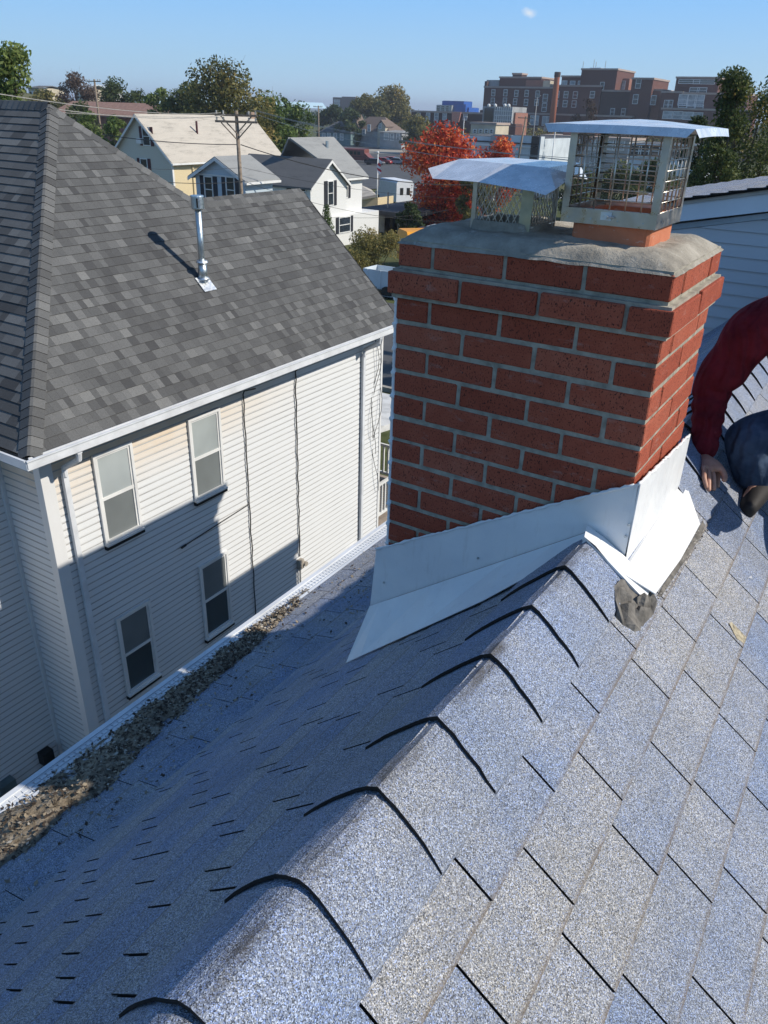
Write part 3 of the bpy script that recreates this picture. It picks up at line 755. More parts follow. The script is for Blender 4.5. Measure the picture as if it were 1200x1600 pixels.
def left_cap():
    t = thing('chimney_cap', 'low diamond-mesh chimney cap with wide bent tinted lid, left of the tall cap', 'chimney cap', (-.885, 2.05, -.262), 'wire chimney caps')
    x0, x1, y0, y1, z0, z1 = -.965, -.800, 1.965, 2.125, -.258, -.158
    def diamond(P, U, h, n):
        m = MB(); P, U = V(P), V(U); L = U.length; u = U.normalized(); st = L/n
        for sgn in (1, -1):
            k = -int(h/st)-2
            while k <= n+int(h/st)+2:
                a = k*st; b = a+sgn*h*.55
                ta, tb = 0., 1.
                if b != a:
                    lo_, hi_ = sorted(((0-a)/(b-a), (L-a)/(b-a))); ta, tb = max(0, lo_), min(1, hi_)
                if ta < tb: m.tube([P+u*(a+(b-a)*ta)+V((0, 0, h*ta)), P+u*(a+(b-a)*tb)+V((0, 0, h*tb))], .0011, 4)
                k += 1
        for zz in (0, h): m.tube([P+V((0, 0, zz)), P+U+V((0, 0, zz))], .0018, 5)
        part('mesh_screen', m, 'steel', t)
    h = z1-z0
    diamond((x0, y0, z0), (x1-x0, 0, 0), h, 9); diamond((x0, y1, z0), (x1-x0, 0, 0), h, 9)
    diamond((x0, y0, z0), (0, y1-y0, 0), h, 9); diamond((x1, y0, z0), (0, y1-y0, 0), h, 9)
    part('corner_post', MB().box(x0-.003, x0+.009, y0-.004, y0-.001, z0-.02, z1+.01), 'steel', t)
    part('support_strap', MB().pbox((-.832, y0-.006, z0-.028), (.030, .004, 0), (0, .002, 0), (.004, 0, .135)), 'brass', t, label='broad khaki strap at the right front of the cap')
    part('corner_post', MB().box(x1-.009, x1+.003, y1+.001, y1+.004, z0-.02, z1+.01), 'steel', t)
    # lid from its seen corners
    a = onax(669, 263, 1, 2.00); b = onax(676, 279, 1, 1.965); c = onax(744, 284, 1, 1.90); d = onax(832, 299, 1, 1.865); e = onax(852, 305, 1, 1.87); f = onax(868, 296, 1, 1.885)
    g = onax(718, 248.5, 1, 2.07); hh_ = onax(788, 255.5, 1, 1.995); i_ = onax(858, 262, 1, 1.975)
    j = onax(898, 270, 1, 2.02)+V((.0, .0, -.004)); k = V((-.775, 2.19, i_.z+.004)); l = V((-.99, 2.21, g.z+.004)); m_ = V((-1.06, 2.13, a.z-.01)); n_ = V((-.76, 2.24, -.155)); o_ = V((-1.0, 2.27, -.15))
    n2 = onax(893, 300, 1, 2.16)
    L = MB(); P = [a, b, c, d, e, f, g, hh_, i_, j, k, l, m_, n_, o_]
    F = [(0, 1, 2, 7, 6), (2, 3, 4, 5, 8, 7), (6, 7, 8, 10, 11), (8, 5, 9), (8, 9, 13, 10), (10, 13, 14, 11), (11, 14, 12), (6, 11, 12, 0)]
    L.add(P, F); part('lid', L, 'lid_steel', t)
left_cap()
# ---- odds and ends on the roof
def blob_patch():
    m = MB(); n = 14; vs = []; c = V((-.325, 1.70, 0))
    O = []
    outline = [(955, 925), (965, 918), (990, 916), (1003, 930), (1018, 938), (1026, 950), (1022, 965), (1008, 978), (1003, 990), (990, 992), (974, 982), (962, 968), (957, 950)]
    nr = V((TR, 0, 1)); dr = TR*XR+ZR
    def onroof(x, y, lift):
        r = ray(x, y); p = r*(dr/nr.dot(r)); return p+V((0, 0, lift))
    k = len(outline); cxp = sum(p[0] for p in outline)/k; cyp = sum(p[1] for p in outline)/k
    vs = []
    for lev, (s, l) in enumerate(((1, .004), (.93, .018), (.7, .022), (.42, .030), (.18, .020))):
        for (x, y) in outline: vs.append(onroof(lerp(cxp, x, s), lerp(cyp, y, s), l+(random.uniform(-.014, .014) if lev > 0 else 0)))
    fs = [(a*k+j, a*k+(j+1) % k, (a+1)*k+(j+1) % k, (a+1)*k+j) for a in range(4) for j in range(k)]+[tuple(4*k+j for j in range(k))]
    m.add(vs, fs); solo('tar_patch', m, 'tar', 'torn curled patch of old tar below the white flashing corner', 'tar patch')
    w = MB(); w.add([onroof(997, 938, .034), onroof(1003, 936, .037), (onroof(1011, 953, .036)), onroof(1006, 956, .032)], [(0, 1, 2, 3)])
    s = MB(); random.seed(5)
    for q in range(150):
        tt = random.random(); x = lerp(1024, 1102, tt)+random.gauss(0, 3.2); y = lerp(945, 822, tt)+random.gauss(0, 4.5); p = onroof(x, y, .006)
        s.ico(p, random.uniform(.0018, .0065), 1, .35, (1, 1, .6), 0 if random.random() < .55 else 1)
    solo('grit', s, (mat('grit_dark', (.10, .09, .08), .9), mat('grit_pale', (.5, .47, .42), .9)), 'crumbs of mortar and grit scattered along the flashing edge', 'debris', kind='stuff')
    sl_ = MB()
    K = [(1032, 938), (1050, 910), (1070, 880), (1092, 846), (1101, 826), (1097, 818), (1080, 850), (1056, 888), (1036, 918), (1026, 936)]
    sl_.add([onroof(x, y, .0105) for x, y in K], [tuple(range(len(K)))]); 
    solo('tar_strip', sl_, 'tar', 'strip of dried roofing tar beside the white side flashing', 'tar strip')
    for (x, y, r, lab) in ((1171, 907, .006, 'white paint chip lying on the sunlit shingles near the right edge'),):
        p = onroof(x, y, .008); c_ = MB(); c_.add([p+V((-.006, -.004, 0)), p+V((.007, -.002, .001)), p+V((.001, .009, .004))], [(0, 1, 2)]); c_.prism([p+V((-.006, -.004, 0)), p+V((.007, -.002, .001)), p+V((.001, .009, .004))], (0, 0, .0015))
        solo('paint_chip', c_, 'caulk', lab, 'chip')
    p = onax(473, 1357, 2, ZR-.028); peb = MB().ico(p+V((0, 0, .004)), .0075, 2, .12, (1, .8, .8)); solo('pebble', peb, mat('pebble_stone', (.6, .54, .42), .7), 'small cream pebble resting on the nearest full ridge cap', 'pebble', smooth=True)
    sc_ = MB(); sc_.add([onroof(x, y, .0095) for x, y in [(1138, 978), (1142, 976), (1165, 1000), (1162, 1010), (1150, 1002)]], [(0, 1, 2, 3, 4)])
    solo('paint_smear', sc_, mat('smear', (.46, .40, .28), .9, var=.35, scale=90), 'pale tan smear on a shingle tab below the paint chip', 'smear')
blob_patch()
# ================================================================== NEIGHBOUR HOUSE (white siding, dark grey roof)
TN = math.tan(rad(43)); NX = -8.1
CN = V((-7.75, 4.79, -3.66)); AP = V((-11.58, 8.62, -3.66+3.83*TN)); RY = 12.98
RL = V((-10.08, 10.12, -3.66+2.33*TN)); RR = V((-10.08, RY, -3.66+2.33*TN)); ER = V((-7.75, RY, -3.66))
M['roof_shingle'] = tintmat('charcoal_shingle', [(0, (.080, .080, .081)), (.35, (.122, .123, .122)), (.65, (.180, .181, .178)), (1, (.25, .25, .24))], .9, 60, .28, .002)
M['shingle_edge'] = mat('shingle_edge', (.012, .012, .012), .9)
M['stucco_white'] = mat('white_corner_board', (.74, .74, .73), .5, var=.06, scale=1)
def window(parent, x, y0, y1, z0, z1, dirx=1, upper='blind_glass', lower='screen_glass'):
    """double-hung window on a wall facing +x"""
    w = MB(); fw = .045; d = .035; s = dirx
    w.box(x, x+s*d, y0, y0+fw, z0, z1); w.box(x, x+s*d, y1-fw, y1, z0, z1); w.box(x, x+s*d, y0+fw, y1-fw, z1-fw, z1)
    w.box(x+s*.002, x+s*(d+.012), y0+fw, y1-fw, z0+.03, z0+.075)
    F = part('window', w, 'white_trim', parent)
    zm = (z0+z1)/2+.01
    r = MB(); r.box(x+s*.004, x+s*.024, y0+fw, y1-fw, zm-.02, zm+.025)
    for ya in (y0+fw, y1-fw-.03): r.box(x+s*.003, x+s*.018, ya, ya+.03, z0+.075, z1-fw)
    r.box(x+s*.003, x+s*.018, y0+fw+.03, y1-fw-.03, z1-fw-.03, z1-fw)
    part('sash', r, 'white_trim', F)
    part('pane', MB().box(x+s*.001, x+s*.009, y0+fw+.03, y1-fw-.03, zm+.025, z1-fw-.03), upper, F)
    part('pane', MB().box(x+s*.001, x+s*.006, y0+fw+.03, y1-fw-.03, z0+.075, zm-.02), lower, F)
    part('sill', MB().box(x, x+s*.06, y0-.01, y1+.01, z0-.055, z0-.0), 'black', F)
    part('sill', MB().box(x, x+s*.075, y0-.005, y1+.005, z0+.0005, z0+.028), 'white_trim', F)
    return F
M['lap_shade'] = mat('lap_shade', (.47, .47, .46), .8, var=.15, scale=2)  # shadow line under each siding lap, painted as a grey strip
def neighbour():
    t = thing('house', 'white sided two-storey house with dark grey hipped roof next to the blue-grey roof', 'house', (-10.5, 9, -9.5))
    body = MB(); GZ = -9.75
    body.prism([(NX, 5.12, GZ), (NX, RY-.1, GZ), (NX, RY-.1, -3.95), (NX, 5.12, -3.95)], (-3.9, 0, 0))
    body.box(-15.5, NX-.86, .5, 5.115, GZ, -3.96)
    body.box(-15.5, NX-3.9, 5.12, RY-.1, GZ, -4.0)
    W_ = part('wall', body, mat('shaded_sheathing', (.20, .20, .19), .8), t)  # backing coloured dark to stand for the shade inside the lap gaps
    e = .1045
    k = 0; z = -3.99
    while z > GZ:                       # siding boards, main wall, right wing wall and return
        b = MB(); b.prism([(NX+.001, 5.26, z), (NX+.004, 5.26, z), (NX+.014, 5.26, z-e+.004), (NX+.001, 5.26, z-e+.004)], (0, RY-.14-5.26, 0)); b.box(NX+.0055, NX+.0085, 5.262, RY-.142, z-.026, z-.010, 1); part('siding_board', b, ('siding', 'lap_shade'), W_)
        b = MB(); xw = NX-.86; b.prism([(xw+.001, .5, z), (xw+.004, .5, z), (xw+.014, .5, z-e+.004), (xw+.001, .5, z-e+.004)], (0, 4.56, 0)); b.box(xw+.0055, xw+.0085, .5, 5.05, z-.026, z-.010, 1); part('siding_board', b, ('siding', 'lap_shade'), W_)
        b = MB(); b.prism([(xw+.05, 5.119, z), (xw+.05, 5.114, z), (xw+.05, 5.103, z-e+.004), (xw+.05, 5.119, z-e+.004)], (.71, 0, 0)); b.box(xw+.052, xw+.755, 5.1085, 5.1125, z-.026, z-.010, 1); part('siding_board', b, ('siding', 'lap_shade'), W_)
        z -= e
    c = MB(); c.box(NX-.10, NX+.026, 5.085, 5.262, GZ, -3.97); c.box(NX-.862, NX-.815, 5.06, 5.118, GZ, -3.97); part('corner_board', c, 'stucco_white', t)
    c = MB(); c.box(NX-.05, NX+.024, RY-.15, RY-.09, GZ, -3.97); part('corner_board', c, 'stucco_white', t)
    for y0, y1, z0, z1, u, l in ((5.85, 6.50, -5.44, -4.09, 'blind_glass', 'screen_glass'), (7.55, 8.22, -5.46, -4.11, 'blind_glass', 'screen_glass'),
                                 (5.82, 6.46, -8.06, -6.64, 'screen_glass', 'screen_dark'), (7.50, 8.16, -8.04, -6.60, 'screen_glass', 'screen_dark')):
        window(t, NX+.014, y0, y1, z0, z1, 1, u, l)
    # roof planes
    def plane(name, pts, lab):
        return part(name, MB().slab(pts, -.10), 'shingle_edge', t, label=lab)
    nS = V((TN, 0, 1)).normalized()*.012
    back = V((-15.4, 10.12, RL.z))
    S = part('roof', MB().slab([CN, ER, RR, RL, AP], -.09), 'shingle_edge', t, label='long dark grey roof slope over the windowed wall')
    AW = V((-19.5, AP.y, AP.z)); CW = V((-19.5, CN.y, CN.z))
    S2 = part('roof', MB().slab([CN+V((0, 0, -.001)), AP+V((0, 0, -.001)), AW, CW], -.09), 'shingle_edge', t, label='darker front roof slope at the left edge')
    S3 = part('roof', MB().slab([AP+V((0, 0, -.002)), RL+V((0, 0, -.002)), V((-12.41, RY, -3.66)), V((-19.5, RY, -3.66)), AW+V((0, 0, -.002))], -.09), 'roof_shingle', t, label='far roof slope')
    # shingles: exposure .142 m
    ex = .142; cs, sn = math.cos(rad(43)), math.sin(rad(43)); D = V((cs, 0, -sn)); Ltot = 3.83/cs
    tabs = []
    n = int(Ltot/ex)+1
    for k in range(n):
        s1 = Ltot-ex*k; s0 = max(0, s1-ex); xd = s1*cs     # horizontal distance below apex
        ya = CN.y+(Ltot*cs-xd+.5*ex*cs)+.02; yb = RY if xd > (AP.x-RL.x)*-1 else AP.y+xd-.06
        if xd <= 1.5: yb = AP.y+max(0, xd-.08)
        y = ya
        while y < yb:
            w = random.choice((.09, .11, .14, .17)); y2 = min(y+w, yb)
            if y2-y > .03: tabs.append((y, y2, s0, s1, min(1, max(0, random.gauss(.48, .17)))))
            y = y2
    shingle_field(S, (AP.x, 0, AP.z), (0, 1, 0), D, tabs, .010, ('roof_shingle', 'shingle_edge'), 215, gap=.001)
    tabs = []; D2 = V((0, -cs, -sn))
    for k in range(n):
        s1 = Ltot-ex*k; s0 = max(0, s1-ex); yd = s1*cs
        xb = AP.x+yd-.5*ex*cs-.02; x = -14.5 if k < 200 else xb
        while x < xb:
            w = random.choice((.13, .19, .25, .31)); x2 = min(x+w, xb)
            if x2-x > .03: tabs.append((x, x2, s0, s1, min(1, max(0, random.gauss(.4, .22)))))
            x = x2
    shingle_field(S2, (0, AP.y, AP.z), (1, 0, 0), D2, tabs, .013, ('roof_shingle', 'shingle_edge'), 80, gap=.001)
    # hip and ridge caps
    def caps(a, b, na, nb, w=.15, st=.142, lift=.02):
        a, b = V(a), V(b); d = (b-a); L = d.length; d.normalize(); k = 0
        while k*st < L-.02:
            p = a+d*(k*st); q = a+d*min(L, (k+1)*st+.03)
            sa = (d.cross(na)).normalized(); sb = (d.cross(nb)).normalized()
            if sa.dot(V(nb)) > 0: sa = -sa
            if sb.dot(V(na)) > 0: sb = -sb
            n_ = (V(na)+V(nb)).normalized()
            m = MB(); l0, l1 = n_*(lift+.012), n_*lift
            top = [p+sa*w+n_*.012+l1*.2, p+sa*.02+l0, p+sb*.02+l0, p+sb*w+n_*.012+l1*.2]
            bot = [q+sa*w+n_*.004, q+sa*.02+l1, q+sb*.02+l1, q+sb*w+n_*.004]
            lw = [x-n_*.013 for x in top]
            m.add(top+bot+lw, [(0, 1, 5, 4), (1, 2, 6, 5), (2, 3, 7, 6), (8, 9, 1, 0), (9, 10, 2, 1), (10, 11, 3, 2)], 0, random.uniform(.3, .7))
            m.m[3:6] = [1, 1, 1]
            part('hip_cap', m, ('roof_shingle', 'shingle_edge'), t); k += 1
    nA = V((sn, 0, cs)); nB = V((0, -sn, cs)); nC = V((0, sn, cs)); nD = V((-sn, 0, cs))
    caps(CN+V((0, 0, .01)), AP, nA, nB, .155)
    caps(RL, AP, nA, nC, .14); caps(RR, RL, nA, nD, .13); caps(AP+V((-3.5, 0, 0)), AP, nB, nC, .14, lift=.05)
    tr = MB(); ra = V((0, .0, 0)); tr.slab([RR+V((0, .003, .002)), ER+V((0, .003, .002)), ER+V((0, .035, .002)), RR+V((0, .035, .002))], -.10); part('rake_board', tr, 'shingle_edge', t)
    # gutters, soffit, downspouts
    g = MB(); x = CN.x; g.box(x+.01, x+.022, CN.y-.02, RY+.02, -3.765, -3.655); g.box(x+.022, x+.11, CN.y-.02, RY+.02, -3.765, -3.753)
    g.box(x+.098, x+.11, CN.y-.1, RY+.02, -3.752, -3.66); g.box(x+.092, x+.125, CN.y-.11, RY+.02, -3.6595, -3.642)
    part('gutter', g, 'gutter', t)
    g = MB(); g.box(-15, x+.11, CN.y-.11, CN.y-.022, -3.765, -3.753); g.box(-15, x+.097, CN.y-.11, CN.y-.10, -3.752, -3.66); g.box(-15, x+.091, CN.y-.125, CN.y-.095, -3.659, -3.642)
    part('gutter', g, 'gutter', t)
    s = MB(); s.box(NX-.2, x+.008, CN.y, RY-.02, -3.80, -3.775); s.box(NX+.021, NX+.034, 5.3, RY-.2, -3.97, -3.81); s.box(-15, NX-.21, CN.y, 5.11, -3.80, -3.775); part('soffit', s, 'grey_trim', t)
    for yy in (5.40, 12.15):
        p = MB(); p.pbox((x+.03, yy-.035, -3.80), (.06, 0, 0), (0, .07, 0), (0, 0, .05))
        p.tube([(x+.06, yy, -3.80), (x+.05, yy, -3.88), (NX+.075, yy, -4.08), (NX+.065, yy, -4.20)], .038, 8)
        p.box(NX+.028, NX+.080, yy-.036, yy+.036, GZ, -4.16)
        part('downspout', p, 'gutter', t)
    # cables and boxes on the wall
    def cable(pts, r=.009, lab=None): part('cable', MB().tube(pts, r, 5), 'rubber', t, label=lab)
    def wav(y, z0, z1, a=.008, n=26): return [V((NX+.035+.006*math.sin(i*2.1), y+a*math.sin(i*1.7), lerp(z0, z1, i/n))) for i in range(n+1)]
    cable([V((NX+.30, 8.76, -3.9)), V((NX+.06, 8.76, -3.99))]+wav(8.76, -4.05, -8.6), .011)
    cable([V((NX+.28, 10.16, -3.82)), V((NX+.16, 10.10, -3.86))]+wav(10.08, -4.0, -7.65, .012), .012)
    cable([V((NX+.04, 8.74, -5.98)), V((NX+.05, 8.0, -6.02)), V((NX+.04, 7.25, -6.08))], .010, 'thin loose cable drooping from the wall')
    part('cable_end', MB().tube([V((NX+.04, 7.27, -6.08)), V((NX+.04, 7.18, -6.09))], .02, 6), 'rubber', t)
    bx = MB(); bx.box(NX+.02, NX+.10, 10.00, 10.12, -7.90, -7.70); bx.tube([(NX+.06, 10.15, -7.82), (NX+.14, 10.15, -7.82)], .05, 10)
    part('meter_box', bx, mat('meter_grey', (.45, .40, .33), .6), t)
    part('conduit', MB().tube([(NX+.05, 10.06, -7.9), (NX+.05, 10.05, -9.4)], .018, 6), 'grey_trim', t)
    bx = MB(); bx.box(NX+.02, NX+.14, 11.72, 12.0, -8.62, -8.25); bx.box(NX+.141, NX+.15, 11.80, 11.92, -8.50, -8.35); part('utility_box', bx, 'grey_trim', t)
    xw = NX-.86
    bx = MB(); bx.box(xw+.02, xw+.16, 4.72, 4.90, -9.02, -8.80); bx.tube([(xw+.09, 4.76, -9.0), (xw+.09, 4.74, -9.7)], .02, 6); bx.tube([(xw+.10, 4.85, -9.0), (xw+.12, 4.95, -9.35)], .015, 5)
    part('meter_box', bx, 'black', t, label='black meter by the inner corner')
    bx = MB(); bx.box(xw+.02, xw+.16, 4.0, 4.25, -9.15, -8.85); bx.tube([(xw+.09, 4.15, -9.1), (xw+.09, 4.15, -9.7)], .02, 6)
    part('meter_box', bx, mat('meter_green', (.13, .17, .17), .6), t, label='grey-green meter near the left edge')
    for (a, b, c_) in ((12.55, -3.95, -6.0), (12.62, -3.95, -6.4), (12.70, -5.0, -7.3)):
        pts = [V((NX+.05+.05*math.sin(i*.9), a+.10*math.sin(i*.6+a*9), lerp(b, c_, i/10))) for i in range(11)]; cable(pts, .006)
    return t
neighbour()
def vent_pipe():
    nS = V((TN, 0, 1)); dd = nS.dot(CN); r = ray(318, 441); B = r*(dd/nS.dot(r)); B.z += .012
    t = thing('vent_pipe', 'tall galvanised vent pipe with round cap standing on the dark grey roof', 'vent pipe', B)
    r_ = .062
    sc = 1
    p = MB(); p.tube([B+V((0, 0, -.04)), B+V((0, 0, 1.13))], .047, 18); part('pipe', p, 'galv', t, smooth=True)
    c = MB(); c.tube([B+V((0, 0, .02)), B+V((0, 0, .28))], .075, 18, r2=.062); part('cone_collar', c, 'galv', t, smooth=True)
    c = MB(); c.tube([B+V((0, 0, .29)), B+V((0, 0, .315))], .092, 18, r2=.080); part('storm_collar', c, 'galv_bright', t)
    c = MB()
    c.tube([B+V((0, 0, 1.06)), B+V((0, 0, 1.075))], .085, 20, r2=.098); c.tube([B+V((0, 0, 1.076)), B+V((0, 0, 1.235))], .094, 20); c.tube([B+V((0, 0, 1.236)), B+V((0, 0, 1.255))], .102, 20, r2=.098)
    part('rain_cap', c, 'galv', t)
    c = MB(); a_ = SDIR.to_2d().angle_signed(V((1, 0))) if False else 0
    c.box(B.x+.060, B.x+.082, B.y-.085, B.y-.070, B.z+1.09, B.z+1.22); part('slot', c, 'black', t)
    D = V((math.cos(rad(43)), 0, -math.sin(rad(43)))); N = V((math.sin(rad(43)), 0, math.cos(rad(43)))); b0 = B+V((0, 0, -.03))+N*.034
    f = MB(); f.pbox(b0-D*.10+V((0, -.13, 0)), D*.27, V((0, .26, 0)), N*.004); part('flashing_plate', f, 'galv_bright', t)
    f = MB(); f.tube([b0-D*.02+N*.005, B+V((0, 0, .06))], .105, 18, r2=.078); part('boot', f, 'galv_bright', t, smooth=True)
vent_pipe()
# ================================================================== BLUE-SIDED HOUSE WITH GABLE (upper right)
def blue_house():
    Y = 7.4; t = thing('house', 'blue-grey sided gable house behind the chimney at the right edge', 'house', (1.5, 11, -9.5))
    sl = .21; rz = lambda x: -.823+sl*(x+1.693)     # underside of the rake along x
    xp, Yb = .30, 10.62; xl = -2.5
    b = MB(); b.prism([(xl+.25, Y+.10, -9.6), (3.3, Y+.10, -9.6), (3.3, Y+.10, rz(xp)-.21*(3.3-xp)), (xp, Y+.10, rz(xp)-.06), (xl+.25, Y+.10, rz(xl+.25)-.06)], (0, Yb-Y-.2, 0)); Wl = part('wall', b, 'siding_blue', t)
    e = .104; z = -.42
    for k in range(30):
        zt = z-e*k; zb = zt-e+.004
        x0 = max(xl+.25, (zt+.868)/sl-1.693+.02); xb0 = max(xl+.25, (zb+.868)/sl-1.693+.02)
        if x0 > 0: continue
        m = MB(); m.prism([(x0, Y+.099, zt), (3.0, Y+.099, zt), (3.0, Y+.094, zb), (xb0, Y+.094, zb)], (0, -.006, 0))
        m = MB(); m.add([(x0, Y+.092, zt), (3.0, Y+.092, zt), (3.0, Y+.074, zb), (xb0, Y+.074, zb), (xb0, Y+.098, zb), (3.0, Y+.098, zb)], [(0, 3, 2, 1), (3, 4, 5, 2)])
        part('siding_board', m, 'siding_blue', Wl)
    f = MB()
    A = V((xl, Y, rz(xl))); P = V((xp, Y, rz(xp)))
    f.prism([A+V((0, .071, -.0)), P+V((0, .071, 0)), P+V((0, .071, -.045)), A+V((0, .071, -.045))], (0, .02, 0)); part('frieze_moulding', f, mat('blue_trim', (.36, .44, .50), .5), t)
    f = MB(); f.prism([A+V((-.10, -.02, .010)), P+V((0, -.02, .010)), P+V((0, -.02, .148)), A+V((-.1, -.02, .148))], (0, .09, 0)); part('rake_board', f, mat('pale_blue_board', (.62, .70, .78), .45, var=.05), t)
    f = MB(); f.prism([A+V((-.10, -.045, .150)), P+V((0, -.045, .150)), P+V((0, -.045, .188)), A+V((-.1, -.045, .188))], (0, .10, 0)); part('rake_moulding', f, 'grey_trim', t)
    dz = -.16*sl; r = MB(); r.prism([A+V((-.16, -.07, .190+dz)), P+V((0, -.07, .190)), P+V((0, -.07, .206)), A+V((-.16, -.07, .206+dz))], (0, Yb-Y, 0)); R = part('roof', r, 'shingle_edge', t, label='left slope whose edge shows above the rake')
    r = MB(); r.prism([P+V((0, -.07, .190)), V((3.6, Y-.07, rz(xp)-.21*(3.6-xp)+.190)), V((3.6, Y-.07, rz(xp)-.21*(3.6-xp)+.206)), P+V((0, -.07, .206))], (0, Yb-Y, 0)); part('roof', r, 'roof_shingle', t, label='right slope')
    tabs = []; D = (A-P).normalized(); L = (P-A).length+.16; n = int(L/.14)
    for k in range(n):
        y = Y-.09
        while y < Yb-.1:
            w = random.choice((.2, .3, .26)); tabs.append((y, min(y+w, Yb), L-.14*(k+1), L-.14*k, random.uniform(.5, .9))); y += w
    shingle_field(R, (P.x, 0, P.z+.209), (0, 1, 0), D, tabs, .016, ('granule', 'asphalt_edge'), 60)
blue_house()
# ================================================================== PERSON kneeling on the right slope, planted right hand
def skin_mesh(name, verts, edges, radii, mats, parent, sub=2, root=0):
    me = bpy.data.meshes.new(name); me.from_pydata([tuple(v) for v in verts], edges, [])
    o = bpy.data.objects.new(name, me); COL.objects.link(o)
    sk = o.modifiers.new('s', 'SKIN'); sk.use_smooth_shade = True
    for i, r in enumerate(radii):
        d = me.skin_vertices[0].data[i]; d.radius = (r, r) if not hasattr(r, '__len__') else r; d.use_root = (i == root)
    ss = o.modifiers.new('u', 'SUBSURF'); ss.levels = sub; ss.render_levels = sub
    dg = bpy.context.evaluated_depsgraph_get(); m2 = bpy.data.meshes.new_from_object(o.evaluated_get(dg))
    bpy.data.objects.remove(o); bpy.data.meshes.remove(me); m2.name = name
    for p in m2.polygons: p.use_smooth = True
    m2.materials.clear()
    for m in mats_of(mats): m2.materials.append(m)
    return m2
def cloth(name, c, c2, bs=70, bd=.004, wr=9):
    t = NT(name); p = t.pos()
    col = t.ramp(t.noise(14, p, detail=6), [(.3, c2), (.7, c)])
    w = t.add('ShaderNodeTexWave'); w.inputs['Scale'].default_value = wr; w.inputs['Distortion'].default_value = 9; w.inputs['Detail'].default_value = 3
    t.link(p, w.inputs['Vector'])
    h = t.math('ADD', t.math('MULTIPLY', t.noise(wr*1.2, p, detail=4), 1.0), t.math('MULTIPLY', w.outputs['Fac'], .45))
    t.bump(h, .8, bd*5); return t.out(col, .95, 0, .1)
M['maroon'] = cloth('maroon_fleece', (.185, .022, .032), (.10, .012, .018))
M['denim'] = cloth('dark_denim', (.085, .125, .195), (.035, .055, .095), wr=7)
t_ = NT('skin'); M['skin'] = t_.out(t_.ramp(t_.noise(40, detail=4), [(.3, (.42, .21, .14)), (.7, (.55, .31, .22))]), .5, 0, .4)
M['hair'] = mat('black_hair', (.02, .015, .012), .7, bump=.003, bscale=120)
M['boot'] = mat('black_boot', (.02, .018, .018), .7, bump=.002)
